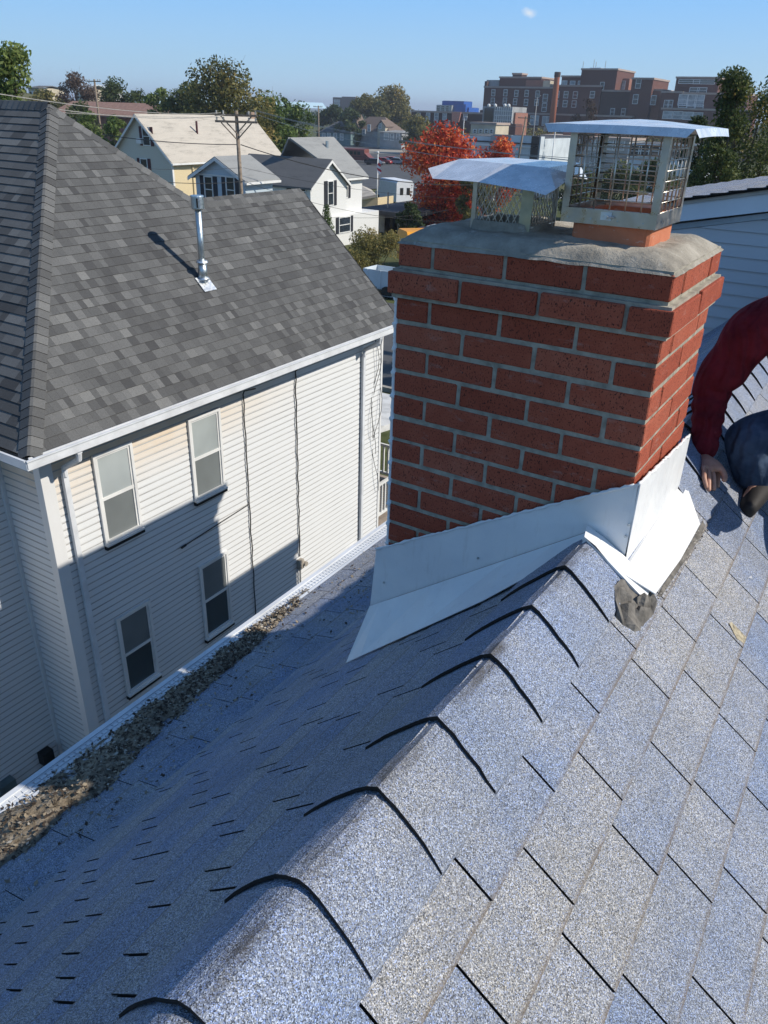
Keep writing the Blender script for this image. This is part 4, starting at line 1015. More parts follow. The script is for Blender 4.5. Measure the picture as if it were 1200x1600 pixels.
def person():
    nr = V((TR, 0, 1)).normalized(); dr = nr.dot(V((XR, 0, ZR+.008)))
    def onroof(x, y, lift=0): r = ray(x, y); return r*(dr/nr.dot(r))+nr*lift
    palm = onroof(1101, 738, .026)
    base = V((-.05, 2.9, roofz(-.05)))
    t = thing('person', 'person in a maroon sweatshirt and jeans crouching on the roof, hand planted on the shingles', 'person', base)
    off = lambda L: [v-base for v in L]
    wrist = palm+V((-.012, .055, .045)); wrist = onax(1098, 716, 1, palm.y+.075)
    elbow = onax(1112, 606, 1, palm.y+.17); sh = onax(1186, 500, 1, palm.y+.16)
    neck = sh+V((.17, .07, .10)); shl = sh+V((.36, .05, -.03)); chest = sh+V((.19, .10, -.10)); pelvis = sh+V((.40, .30, -.42)); belly = (chest+pelvis)/2+V((.02, .05, .03))
    head = neck+V((.02, -.08, .12))
    el2 = shl+V((.06, -.10, -.28)); wr2 = el2+V((-.12, -.22, -.06))
    hipR = pelvis+V((-.10, -.02, -.02)); kneeR = onax(1136, 672, 1, palm.y+.16); kneeR = kneeR+V((.045, 0, 0)); ankR = kneeR+V((.10, .04, -.22))
    ankR = V((ankR.x, ankR.y, roofz(ankR.x)+.08))
    hipL = pelvis+V((.14, 0, -.03)); kneeL = hipL+V((.05, -.42, -.02)); ankL = V((kneeL.x+.06, kneeL.y+.16, roofz(kneeL.x+.06)+.08))
    # --- body: one continuous skin mesh
    vs = [pelvis, belly, chest, neck, head+V((0, .01, -.02)), head+V((0, -.01, .09)), sh, elbow, wrist, palm, shl, el2, wr2, wr2+V((-.03, -.07, -.02)), hipR, kneeR, ankR, ankR+V((-.02, -.13, -.045)), hipL, kneeL, ankL, ankL+V((0, -.13, -.045))]
    ed = [(0, 1), (1, 2), (2, 3), (3, 4), (4, 5), (2, 6), (6, 7), (7, 8), (8, 9), (2, 10), (10, 11), (11, 12), (12, 13), (0, 14), (14, 15), (15, 16), (16, 17), (0, 18), (18, 19), (19, 20), (20, 21)]
    ra = [.12, .11, .13, .055, .085, .07, .055, .040, (.028, .020), (.040, .020), .055, .040, .027, .035, .08, .055, .03, .02, .08, .055, .03, .02]
    # fingers of the planted hand: splayed down the slope toward the camera
    tips = [(1093, 748, 1094, 757, 1103, 768, .0085), (1099, 750, 1101, 766, 1107, 770, 0)]
    fing = [((1090, 736), (1093, 752), (1102, 766), .0085), ((1097, 742), (1100, 758), (1105, 770), .0092), ((1103, 743), (1108, 757), (1113, 769), .0095), ((1110, 740), (1115, 752), (1119, 764), .0088)]
    for (a, b, c, r) in fing:
        i = len(vs); A = onroof(a[0], a[1], .024); B = onroof(b[0], b[1], .019); C = onroof(c[0], c[1], .007)
        vs += [A, (A+B)/2+nr*.003, B, C]; ra += [r*1.08, r, r*.96, r*.8]; ed += [(9, i), (i, i+1), (i+1, i+2), (i+2, i+3)]
    i = len(vs); vs += [palm+V((.032, .01, .0)), palm+V((.050, -.012, -.012)), palm+V((.055, -.035, -.022))]; ra += [.013, .011, .009]; ed += [(9, i), (i, i+1), (i+1, i+2)]
    me = skin_mesh('body', off(vs), ed, ra, 'skin', t, 2); link('body', me, None, t)
    # face features belong to the head mesh, seen only from other sides
    hc = head+V((0, 0, .02)); hm = MB(); hm.ico(hc+V((0, .015, .05)), .108, 3, .02, (.92, 1.02, .95)); part('hair', hm, 'hair', t, smooth=True)
    f = MB(); f.tube([hc+V((0, -.085, .03)), hc+V((0, -.110, -.002))], .009, 6, r2=.014); 
    for sx in (-1, 1): f.ico(hc+V((sx*.088, .01, .01)), .022, 1, 0, (.4, .8, 1.2))
    part('face', f, 'skin', t, smooth=True)
    for sx in (-1, 1): part('eye', MB().ico(hc+V((sx*.032, -.088, .03)), .010, 2), 'black', t, smooth=True)
    part('mouth', MB().box(hc.x-.022, hc.x+.022, hc.y-.094, hc.y-.088, hc.z-.034, hc.z-.030), 'maroon', t)
    # --- sweatshirt
    cuff = wrist+(elbow-wrist).normalized()*.005
    def seg(a, b, n, ra_, rb, wob=.012):
        V_, R_ = [], []
        for q in range(n+1):
            u = q/n; V_.append(a.lerp(b, u)+V([random.uniform(-wob, wob)*.35 for _ in range(3)])); R_.append(lerp(ra_, rb, u)*(1+(.17 if q % 2 else -.09)*(1 if wob else 0)))
        return V_, R_
    vs = [chest, belly, pelvis+V((0, 0, .06)), neck-V((0, 0, .02)), sh]; ra = [(.175, .150), .165, .165, .075, .092]; ed = [(0, 1), (1, 2), (0, 3), (0, 4)]
    mid = (sh+elbow)/2
    V1, R1 = seg(sh, elbow, 4, .088, .074, .012); V2, R2 = seg(elbow, cuff, 11, .066, .042, .011)
    last = 4
    for p, r in list(zip(V1, R1))[1:]+list(zip(V2, R2))[1:]:
        vs.append(p); ra.append(r); ed.append((last, len(vs)-1)); last = len(vs)-1
    ra[-1] = .035; ra[-2] = .045
    vs.append(shl); ra.append(.088); ed.append((0, len(vs)-1)); last = len(vs)-1
    for p, r in ((el2, .066), (wr2, .042)): vs.append(p); ra.append(r); ed.append((last, len(vs)-1)); last = len(vs)-1
    me = skin_mesh('sweatshirt', off(vs), ed, ra, 'maroon', t, 3); link('sweatshirt', me, None, t)
    # --- jeans
    vs = [pelvis+V((0, 0, -.02)), hipR, kneeR, ankR+V((0, 0, -.05)), hipL, kneeL, ankL+V((0, 0, -.025)), (hipR+kneeR)/2+V((0, 0, .02)), (kneeR+ankR)/2]
    ra = [.165, .125, .090, .070, .125, .090, .070, .110, .082]; ed = [(0, 1), (1, 7), (7, 2), (2, 8), (8, 3), (0, 4), (4, 5), (5, 6)]
    me = skin_mesh('jeans', off(vs), ed, ra, 'denim', t, 3); link('jeans', me, None, t)
    for a in (ankR, ankL):
        d = V((-.05, -1, -.05)).normalized() if a is ankR else V((0, -1, -.05))
        vs = [a+(V((kneeR.x, kneeR.y, kneeR.z))-a).normalized()*.10 if a is ankR else a+V((0, .03, .10)), a+V((0, .03, -.04)), a+d*.09+V((0, 0, -.045)), a+d*.19+V((0, 0, -.055))]
        me = skin_mesh('boot', off(vs), [(0, 1), (1, 2), (2, 3)], [.064, .060, (.052, .040), (.046, .028)], 'boot', t, 2); link('boot', me, None, t)
person()
# ================================================================== FOLIAGE
def leafmat(name, stops, trans=.35):
    t = NT(name); a = t.add('ShaderNodeAttribute', attribute_name='tint')
    col = t.ramp(a.outputs['Fac'], stops)
    t.b.inputs['Base Color'].default_value = (0, 0, 0, 1); t.link(col, t.b.inputs['Base Color']); t.b.inputs['Roughness'].default_value = .6
    t.b.inputs['Specular IOR Level'].default_value = .25
    tr = t.add('ShaderNodeBsdfTranslucent'); t.link(col, tr.inputs['Color']); mx_ = t.add('ShaderNodeMixShader'); mx_.inputs[0].default_value = trans
    t.link(t.b.outputs[0], mx_.inputs[1]); t.link(tr.outputs[0], mx_.inputs[2]); t.link(mx_.outputs[0], t.n['Material Output'].inputs['Surface'])
    return t.m
G1 = leafmat('leaf_green', [(0, (.04, .075, .016)), (.5, (.115, .17, .04)), (1, (.25, .29, .09))])
G2 = leafmat('leaf_dark', [(0, (.028, .048, .016)), (.5, (.075, .105, .032)), (1, (.16, .18, .07))])
G3 = leafmat('leaf_olive_gold', [(0, (.08, .09, .028)), (.5, (.20, .18, .055)), (1, (.38, .28, .09))])
G4 = leafmat('leaf_red', [(0, (.22, .03, .018)), (.4, (.55, .065, .03)), (.7, (.72, .17, .05)), (1, (.75, .40, .10))])
G5 = leafmat('twig_brown', [(0, (.05, .035, .028)), (.5, (.11, .075, .06)), (1, (.17, .12, .09))])
G6 = leafmat('leaf_mixed', [(0, (.035, .06, .018)), (.4, (.09, .12, .032)), (.75, (.17, .18, .045)), (1, (.40, .27, .07))])
M['bark'] = mat('bark', (.11, .085, .065), .95, bump=.01, bscale=20)
def leaves(name, parent, blobs, n, size, m, seed=1, flat=.5, tint=(.5, .22), up=0.3):
    """blobs: list of (centre, (rx,ry,rz), weight)"""
    rg = np.random.default_rng(seed); w = np.array([b[2] for b in blobs], float); w /= w.sum()
    idx = rg.choice(len(blobs), n, p=w); C = np.array([tuple(b[0]) for b in blobs])[idx]; R = np.array([b[1] for b in blobs])[idx]
    d = rg.normal(size=(n, 3)); d /= np.linalg.norm(d, axis=1)[:, None]; rr = rg.uniform(0, 1, n)**.45
    P = C+d*R*rr[:, None]
    nrm = rg.normal(size=(n, 3))+d*.8+np.array([0, 0, up]); nrm /= np.linalg.norm(nrm, axis=1)[:, None]
    a = np.cross(nrm, rg.normal(size=(n, 3))); a /= np.linalg.norm(a, axis=1)[:, None]; b = np.cross(nrm, a)
    s = (size*rg.uniform(.55, 1.35, n))[:, None]; a *= s; b *= s*flat
    org = np.array(tuple(ORG[parent.name]))
    vs = np.stack([P-a, P-b*.9+a*.1, P+a, P+b], 1).reshape(-1, 3)-org
    me = bpy.data.meshes.new(name); me.vertices.add(4*n); me.vertices.foreach_set('co', vs.ravel())
    me.loops.add(4*n); me.loops.foreach_set('vertex_index', np.arange(4*n, dtype=np.int32))
    me.polygons.add(n); me.polygons.foreach_set('loop_start', np.arange(0, 4*n, 4, dtype=np.int32)); me.polygons.foreach_set('loop_total', np.full(n, 4, np.int32))
    bt = rg.normal(tint[0], tint[1]*.8, len(blobs))[idx]
    at_ = me.attributes.new('tint', 'FLOAT', 'FACE'); at_.data.foreach_set('value', np.clip(bt+rg.normal(0, tint[1]*.7, n), 0, 1).astype(np.float32))
    me.update(); me.materials.append(m)
    o = link(name, me, None, parent); return o
def tree(label, base, h, w, n, size, m, group=None, seed=1, trunk=.25, shape='round', name='tree', clump=26, bare=0, tint=(.5, .22), cat='tree', openness=.0):
    base = V(base); t = thing(name, label, cat, base, group); rg = random.Random(seed)
    blobs = []; limbs = []
    ch = h*(1-trunk); cz = base.z+h*trunk
    for k in range(clump):
        u = (k+.5)/clump; zz = cz+ch*(.06+.90*u)
        if shape == 'cone': rad_ = w/2*(1-u)*1.05+.05*w
        elif shape == 'column': rad_ = w/2*(.75+.25*math.sin(u*3.0))*(1-.7*max(0, u-.7)/.3)
        else: rad_ = w/2*math.sqrt(max(.06, 1-(2*u-.95)**2))
        a = rg.uniform(0, 6.283); q = rad_*math.sqrt(rg.uniform(.02, 1))*.82
        c = V((base.x+q*math.cos(a), base.y+q*math.sin(a), zz)); s = rg.uniform(.13, .24)*w*(.8 if shape == 'cone' else 1)
        blobs.append((c, (s, s, s*rg.uniform(.6, .9)), s**2*rg.uniform(.5, 1.3))); limbs.append(c)
    mb = MB(); r0 = max(.05, .018*h)
    top = V((base.x+rg.uniform(-.03, .03)*w, base.y, base.z+h*.72))
    mb.tube([base+V((0, 0, -.3)), base.lerp(top, .35)+V((.01*h*rg.uniform(-1, 1), 0, 0)), base.lerp(top, .7), top], [r0*1.25, r0*.9, r0*.55, r0*.25], 7)
    for c in limbs[::max(1, len(limbs)//14)]:
        s = base.lerp(top, min(.9, max(.25, (c.z-base.z)/h*.75))); mid = s.lerp(c, .5)+V((0, 0, .04*h)); mb.tube([s, mid, c], [r0*.35, r0*.22, r0*.08], 5)
        if bare:
            for q in range(bare):
                e = c+V((rg.gauss(0, 1), rg.gauss(0, 1), rg.gauss(.5, .8)))*w*.10; mb.tube([mid.lerp(c, rg.uniform(.3, 1)), e], [r0*.10, r0*.04], 3)
    part('trunk', mb, 'bark', t)
    leaves('crown', t, blobs, n, size, m, seed, tint=tint)
    return t
def shrub(label, base, h, w, n, size, m, seed=1, group=None, name='shrub'):
    base = V(base); t = thing(name, label, 'shrub', base, group); rg = random.Random(seed); blobs = []
    for k in range(16):
        a = rg.uniform(0, 6.283); q = w*.36*math.sqrt(rg.random()); s = rg.uniform(.16, .27)*w; blobs.append((base+V((q*math.cos(a), q*math.sin(a), h*rg.uniform(.2, .82))), (s, s, min(s, h*.25)), 1))
    mb = MB()
    for b in blobs[::3]: mb.tube([base+V((0, 0, -.1)), b[0]], [.04, .015], 4)
    part('stem', mb, 'bark', t); leaves('foliage', t, blobs, n, size, m, seed); return t
# ================================================================== BACKGROUND HOUSES
def wallmat(n, c): 
    t = NT(n); p = t.pos(); w = t.add('ShaderNodeTexWave'); w.wave_type = 'BANDS'; w.bands_direction = 'Z'; w.inputs['Scale'].default_value = 1.45; w.wave_profile = 'SAW'; t.link(p, w.inputs['Vector'])
    col = t.mix(t.math('MULTIPLY', t.noise(.5, p, detail=6), .3), c, tuple(x*.7 for x in c)); t.bump(w.outputs['Fac'], .6, .03); return t.out(col, .6, 0, .3)
M['w_cream'] = wallmat('cream_siding', (.72, .60, .38)); M['w_greige'] = wallmat('greige_siding', (.58, .56, .48)); M['w_blue'] = wallmat('pale_blue_siding', (.50, .58, .64)); M['w_white'] = wallmat('far_white_siding', (.74, .74, .72))
def roofmat(n, c, streak=.5):
    t = NT(n); p = t.pos(); col = t.ramp(t.noise(.9, t.pos((.6, .6, 4)), detail=8, rough=.75), [(.3, tuple(x*(1-streak) for x in c)), (.46, c), (.7, tuple(min(1, x*1.12) for x in c))]); t.bump(t.noise(6, t.pos((1, 1, 5)), detail=6), .6, .03); return t.out(col, .9, 0, .2)
M['r_tan'] = roofmat('tan_roof', (.46, .42, .36), .45); M['r_grey'] = roofmat('light_grey_roof', (.27, .275, .27), .25); M['r_dark'] = roofmat('dark_roof', (.13, .13, .13), .3); M['r_brown'] = roofmat('brown_roof', (.17, .13, .11), .3)
M['shutter_maroon'] = mat('maroon_shutter', (.08, .02, .025), .6); M['shutter_black'] = mat('black_shutter', (.02, .022, .03), .6)
def win_on(parent, P, U, w, h, N, shutter=None, frame='white_trim', pane='dark_glass', sw=.32, mull=True):
    """window centred at P on a wall with outward normal N and horizontal U"""
    P, U, N = V(P), V(U), V(N); Z = V((0, 0, 1)); m = MB(); f = .07
    def bx(m, u0, u1, z0, z1, d0, d1): m.pbox(P+U*u0+Z*z0+N*d0, U*(u1-u0), Z*(z1-z0), N*(d1-d0))
    bx(m, -w/2-f, -w/2, -h/2-f, h/2+f, 0, .07); bx(m, w/2, w/2+f, -h/2-f, h/2+f, 0, .07); bx(m, -w/2, w/2, h/2, h/2+f, 0, .07); bx(m, -w/2, w/2, -h/2-f, -h/2, 0, .07)
    if mull: bx(m, -w/2, w/2, -.025, .025, .012, .05)
    F = part('window', m, frame, parent)
    m = MB(); bx(m, -w/2, w/2, -h/2, h/2, .002, .012); part('pane', m, pane, F)
    if shutter:
        for s in (-1, 1):
            m = MB(); a = s*(w/2+f+.03); bx(m, min(a, a+s*sw), max(a, a+s*sw), -h/2-f, h/2+f, .002, .05); part('shutter', m, shutter, F)
    return F
def gable_box(parent, x0, x1, y0, y1, zg, ze, pitch, axis, wm, rm, ov=.35, wm_gable=None, name_roof='roof', ridge_off=0):
    """gabled volume; axis = direction of the ridge"""
    wl_ = MB()
    if axis == 'y':
        xm = (x0+x1)/2+ridge_off; zr = ze+pitch*(x1-xm)
        wl_.prism([(x0, y0, zg), (x1, y0, zg), (x1, y0, ze), (xm, y0, zr), (x0, y0, ze)], (0, y1-y0, 0), 1, mi_side=0)
        R = [((x0-ov, ze-ov*pitch), (xm, zr)), ((xm, zr), (x1+ov, ze-ov*pitch))]
        W_ = part('wall', wl_, (wm, wm_gable or wm), parent)
        for (a, b) in R:
            m = MB(); m.prism([(a[0], y0-ov, a[1]+.02), (b[0], y0-ov, b[1]+.02), (b[0], y0-ov, b[1]+.16), (a[0], y0-ov, a[1]+.16)], (0, y1-y0+2*ov, 0)); part(name_roof, m, rm, parent)
        tr = MB()
        for (a, b) in R: tr.prism([(a[0], y0-ov-.03, a[1]-.10), (b[0], y0-ov-.03, b[1]-.10), (b[0], y0-ov-.03, b[1]+.10), (a[0], y0-ov-.03, a[1]+.10)], (0, .029, 0))
        tr.box(x1+ov, x1+ov+.1, y0-ov, y1+ov, ze-ov*pitch-.06, ze-ov*pitch+.08); part('trim', tr, 'white_trim', parent)
    else:
        ym = (y0+y1)/2+ridge_off; zr = ze+pitch*(y1-ym)
        wl_.prism([(x1, y0, zg), (x1, y1, zg), (x1, y1, ze), (x1, ym, zr), (x1, y0, ze)], (x0-x1, 0, 0), 1, mi_side=0)
        W_ = part('wall', wl_, (wm, wm_gable or wm), parent)
        R = [((y0-ov, ze-ov*pitch), (ym, zr)), ((ym, zr), (y1+ov, ze-ov*pitch))]
        for (a, b) in R:
            m = MB(); m.prism([(x0-ov, a[0], a[1]+.02), (x0-ov, b[0], b[1]+.02), (x0-ov, b[0], b[1]+.16), (x0-ov, a[0], a[1]+.16)], (x1-x0+2*ov, 0, 0)); part(name_roof, m, rm, parent)
        tr = MB()
        for (a, b) in R: tr.prism([(x1+ov+.002, a[0], a[1]-.10), (x1+ov+.002, b[0], b[1]-.10), (x1+ov+.002, b[0], b[1]+.10), (x1+ov+.002, a[0], a[1]+.10)], (.03, 0, 0))
        part('trim', tr, 'white_trim', parent)
    return W_
def cream_house():
    c = at(268, 250, 72); a = at(215, 181, 74)               # near eave corner and gable apex
    x1, y0, ze = c.x, c.y, c.z; x0 = x1-2*(x1-onax(215, 181, 1, y0).x); ap = onax(215, 181, 1, y0)
    far = onax(436, 241, 0, x1); y1 = far.y
    t = thing('house', 'cream sided house with tan shingle roof and maroon shutters, behind the dark grey roof', 'house', ((x0+x1)/2, y0+4, gz(x1, y0)))
    pitch = (ap.z-ze)/(x1-ap.x)
    gable_box(t, x0, x1, y0, y1, gz(x1, y0)-.5, ze, pitch, 'y', 'w_cream', 'r_tan', .35, 'w_greige')
    for (p, w, h, sh) in (((229, 213), .75, 1.3, 'shutter_maroon'), ((226, 262), .75, 1.3, 'shutter_maroon')):
        P = onax(p[0], p[1], 1, y0); win_on(t, P, (1, 0, 0), w, h, (0, -1, 0), sh)
    P = onax(221, 220, 1, y0); part('air_conditioner', MB().box(P.x-.25, P.x+.3, y0-.35, y0-.08, P.z-.2, P.z+.2), 'white_trim', t)
    b = onax(308, 213, 0, lerp(x0, x1, .72)); B = V((x1-(x1-ap.x)*.55, b.y, ze+pitch*(x1-ap.x)*.55)); part('vent_stack', MB().tube([B, B+V((0, 0, 1.1))], .09, 8), 'shutter_maroon', t)
    P = onax(392, 179, 0, ap.x); part('chimney', MB().box(ap.x-.3, ap.x+.3, P.y-.3, P.y+.3, ap.z-.5, ap.z+.45), mat('pale_brick', (.38, .27, .20), .9), t)
    part('corner_trim', MB().box(x1-.02, x1+.06, y0-.06, y0+.12, gz(x1, y0), ze), 'white_trim', t)
    part('downspout', MB().box(x1+.01, x1+.12, y0+2.2, y0+2.32, gz(x1, y0), ze), 'w_cream', t)
    return c
cream_house()
def small_blue_house():
    a = at(300, 274, 56); y0 = a.y; ap = onax(341, 244, 1, y0); ez = a.z; x0 = a.x+.3; x1 = 2*ap.x-x0
    pitch = (ap.z-ez)/(ap.x-a.x+.0)
    t = thing('house', 'small pale blue gabled house with dark shutters behind the utility pole', 'house', (ap.x, y0+4, gz(ap.x, y0)))
    yb_ = max(y0+2.5, onax(385, 240.5, 0, ap.x).y); gable_box(t, x0, x1, y0, yb_, gz(x0, y0)-.6, ez, pitch, 'y', 'w_blue', 'r_grey', .35)
    for q in ((327, 296), (361, 297)): win_on(t, onax(q[0], q[1], 1, y0), (1, 0, 0), .62, 1.45, (0, -1, 0), 'shutter_black')
    z = onax(341, 262, 1, y0).z; part('belt_board', MB().box(x0, x1, y0-.06, y0-.002, z-.5, z-.42), 'w_white', t)
small_blue_house()
def white_house():
    P0 = at(514, 375, 66); x1 = P0.x                        # plane of the gable wall facing +x
    gable = onax(514, 252, 0, x1); l = onax(485, 296, 0, x1); r = onax(540, 286, 0, x1)
    y0, y1, ze = l.y, 2*gable.y-l.y, onax(486, 292, 0, x1).z; pitch = (gable.z-ze)/(gable.y-y0)
    t = thing('house', 'white house with grey roofs and sunlit gable right of the small pale blue house', 'house', (x1-4, y1, gz(x1, y0)))
    x0 = onax(393, 240, 1, gable.y).x
    zg = gz(x1, y0)-.5
    gable_box(t, x0, x1, y0, y1, zg, ze, pitch, 'x', 'w_white', 'r_dark', .3)
    for q in ((514, 300),): win_on(t, onax(516, 302, 0, x1), (0, 1, 0), .65, 1.7, (1, 0, 0), 'shutter_black', sw=.4)
    # rear block, ridge along y
    xb = x1-.4; e0 = onax(538, 275, 0, xb); e1 = onax(566, 272, 0, xb); top0 = e0.z
    rg_ = onax(475, 218, 1, y1+3.0); 
    ya, yb = y1-.1, e1.y; xm = onax(500, 217, 1, (ya+yb)/2).x; zr = onax(500, 217, 1, (ya+yb)/2).z
    b = MB(); b.prism([(xb, ya, zg), (xb, yb, zg), (xb, yb, e1.z), (xb, ya, e1.z)], (2*(xm-xb), 0, 0)); part('wall', b, 'w_white', t)
    pz = (zr-e1.z)/(xb-xm)
    for s in (1, -1):
        m = MB(); q = [(xm, ya-2.6, zr+.02), (xm+s*(xb-xm+.35), ya-.2, e1.z-.35*pz), (xm+s*(xb-xm+.35), yb+.35, e1.z-.35*pz), (xm, yb+.35, zr+.02)]
        m.slab(q, .15); part('roof', m, 'r_grey', t)
    tr = MB(); tr.box(xb+.30, xb+.42, y1, yb+.35, e1.z-.35*pz-.08, e1.z-.35*pz+.08); part('trim', tr, 'white_trim', t)
    win_on(t, onax(539, 291, 0, xb), (0, 1, 0), .6, 1.7, (1, 0, 0), 'shutter_black', sw=.35)
    # lower storey extension
    lw = MB(); zl = onax(550, 335, 0, x1+.3).z; lw.box(x1-3, x1+.3, y0+1, yb+1.6, zg, zl); part('wall', lw, 'w_white', t)
    win_on(t, onax(538, 351, 0, x1+.3), (0, 1, 0), 1.5, 1.1, (1, 0, 0), 'shutter_black', sw=.35)
    P = onax(511, 235, 0, xm+1.0); part('vent_stack', MB().tube([P+V((0, 0, -1.2)), P+V((0, 0, .7))], .13, 8), 'galv', t)
    for q in ((402, 288), (452, 298), (474, 299)):
        win_on(t, onax(q[0], q[1], 1, y0), (1, 0, 0), .5, .8, (0, -1, 0), None)
white_house()
def porch():
    """white porch at the street end of the neighbour house"""
    t = thing('porch', 'white porch with balustrade and deck at the street end of the white house', 'porch', (-9.6, 15, gz(-9, 15)))
    g = gz(-9, 15); x0, x1, y0, y1 = -12.0, -8.55, 13.05, 15.9
    part('deck', MB().box(x0, x1, y0, y1, g, g+.9), mat('deck_tan', (.34, .28, .23), .8), t)
    m = MB(); m.slab([(x0, y0, -6.15), (x1+.25, y0, -6.15), (x1+.25, y1+.3, -6.6), (x0, y1+.3, -6.6)], .14); part('porch_roof', m, mat('pale_porch_roof', (.62, .62, .60), .7), t)
    for (px_, py) in ((x1-.1, y1-.1), (x0+.1, y1-.1)): part('post', MB().box(px_-.07, px_+.07, py-.07, py+.07, g+.9, -6.6), 'white_trim', t)
    def rail(a, b, zb):
        a, b = V(a), V(b); m = MB(); d = (b-a); L = d.length; d.normalize(); q = V((-d.y, d.x, 0))
        for z in (.10, .88): m.pbox(a-q*.03+V((0, 0, zb+z)), d*L, q*.06, V((0, 0, .06)))
        part('rail', m, 'white_trim', t); n = int(L/.13)
        for i in range(n): p = a+d*(i+.5)*L/n; part('baluster', MB().box(p.x-.02, p.x+.02, p.y-.02, p.y+.02, g+zb+.16, g+zb+.88), 'white_trim', t)
    rail((x1-.05, y0+.05, g), (x1-.05, y1-.1, g), .9); rail((x0, y1-.1, g), (x1-.1, y1-.1, g), .9)
porch()
# ---- poles and wires
def pole(label, P, top, lean=(0, 0), arms=1, along=(1, 0), r=.15, armw=2.6, braces=True, arm_n=1, name='utility_pole'):
    P = V(P); T_ = V((P.x+lean[0], P.y+lean[1], top)); t = thing(name, label, 'utility pole', P, None)
    part('shaft', MB().tube([P+V((0, 0, -.2)), T_], [r, r*.72], 10), 'wood_pole', t, smooth=True)
    A = V((along[0], along[1], 0)).normalized(); q = V((-A.y, A.x, 0))
    for k in range(arms):
        z = -.30-.34*k; c = T_+V((0, 0, z))
        m = MB(); m.pbox(c-A*armw/2-q*.05-q*r*.9, A*armw, q*.10, V((0, 0, .12))); part('cross_arm', m, 'wood_pole', t)
        if braces:
            m = MB()
            for s in (-1, 1): m.tube([c+A*s*armw*.36-q*r, c+V((0, 0, -.9))-q*r*.8], .035, 4)
            part('brace', m, 'wood_pole', t)
        for s in (-.46, -.30, .30, .46): part('insulator', MB().tube([c+A*s*armw+V((0, 0, .12))-q*r*.9, c+A*s*armw+V((0, 0, .30))-q*r*.9], .05, 6), 'grey_trim', t)
    return T_
P1b = at(380, 330, 52); P1t = at(369, 173, 52)
P1 = V((P1b.x, P1b.y, gz(P1b.x, P1b.y)))
T1 = pole('tall weathered utility pole with paired cross arms in front of the tan roof', P1, P1t.z, (P1t.x-P1b.x, P1t.y-P1b.y), 2, (.85, .5), .14, 2.5)
P2b = at(159, 218, 120); P2t = at(152, 124, 120)
pole('slender utility pole on the wooded slope at the left', V((P2b.x, P2b.y, gz(P2b.x, P2b.y))), P2t.z, (0, 0), 1, (1, .1), .16, 2.4, False)
P3b = at(498, 222, 190); pole('distant utility pole above the white house roof', V((P3b.x, P3b.y, gz(P3b.x, P3b.y))), at(497, 165, 190).z, (0, 0), 1, (1, 0), .2, 2.4, False)
P4b = at(805, 262, 150); P4t = at(822, 182, 150); pole('leaning utility pole in front of the pale flat-roofed building', V((P4b.x, P4b.y, gz(P4b.x, P4b.y))), P4t.z, (P4t.x-P4b.x, P4t.y-P4b.y), 1, (1, .2), .2, 2.6, False)
def simple_pole(label, pxb, pxt, dist, r, m, cat, name, flag=False):
    a = at(*pxb, dist); b = at(*pxt, dist); g = gz(a.x, a.y); t = thing(name, label, cat, (a.x, a.y, g))
    part('shaft', MB().tube([V((a.x, a.y, g)), V((a.x, a.y, b.z))], [r, r*.6], 8), m, t, smooth=True)
    part('finial' if flag else 'lamp_head', MB().ico(V((a.x, a.y, b.z+.1)), .16, 1) if flag else MB().box(a.x-.2, a.x+.9, a.y-.15, a.y+.15, b.z, b.z+.18), m, t)
    if flag:
        f = MB(); z = b.z-.3
        for i in range(6): f.add([V((a.x+.1+.1*math.sin(i*1.3), a.y-.04*i, z-1.6*i/6)), V((a.x+.55+.12*math.sin(i*1.7), a.y-.05*i, z-1.6*i/6-.2)), V((a.x+.55+.12*math.sin((i+1)*1.7), a.y-.05*(i+1), z-1.6*(i+1)/6-.2)), V((a.x+.1+.1*math.sin((i+1)*1.3), a.y-.04*(i+1), z-1.6*(i+1)/6))], [(0, 1, 2, 3)], i % 2)
        part('flag', f, (mat('flag_red', (.5, .05, .06), .8), mat('flag_white', (.7, .7, .72), .8)), t)
simple_pole('white flagpole with a limp striped flag beyond the white house', (589, 310), (592, 240), 92, .09, 'white_trim', 'flagpole', 'flagpole', True)
simple_pole('pale metal light pole standing left of the tall chimney cap', (861, 262), (866, 200), 110, .10, 'white_trim', 'lamp post', 'street_lamp')
simple_pole('thin lamp post by the brick building, left of its tall stack', (833, 215), (837, 150), 240, .14, 'grey_trim', 'lamp post', 'street_lamp')
simple_pole('thin lamp post in front of the red brick row', (724, 205), (727, 183), 240, .14, 'white_trim', 'lamp post', 'street_lamp')
def wire(a, b, sag, r, label, m='wire'):
    pts = [a.lerp(b, i/22)-V((0, 0, sag*4*(i/22)*(1-i/22))) for i in range(23)]
    solo('power_line', MB().tube(pts, r, 4), m, label, 'power line', 'overhead wires')
wr = lambda x, y, d: at(x, y, d)
wire(wr(-60, 137, 24), wr(345, 176, 52), .25, .016, 'uppermost pale wire from the left edge to the pole')
wire(wr(-60, 147, 24), wr(352, 179, 52), .35, .016, 'second pale wire from the left edge to the pole')
wire(wr(-60, 166, 26), wr(350, 183, 52), .1, .012, 'lowest pale wire left of the pole')
wire(wr(400, 172, 52), wr(905, 252, 20), .25, .013, 'upper pale wire running from the pole toward the chimney caps')
wire(wr(404, 180, 52), wr(905, 271, 20), .3, .013, 'lower pale wire running from the pole toward the chimney caps')
wire(wr(392, 171, 52), wr(905, 248, 26), .35, .010, 'thin wire just above the paired wires right of the pole')
wire(wr(160, 210, 60), wr(372, 226, 52), .15, .03, 'dark bundled cable crossing the tan roof', 'rubber')
wire(wr(376, 226, 52), wr(800, 285, 60), .9, .035, 'dark bundled cable right of the pole over the white house', 'rubber')
wire(wr(250, 284, 40), wr(380, 283, 52), .1, .02, 'dark cable over the cream wall', 'rubber')
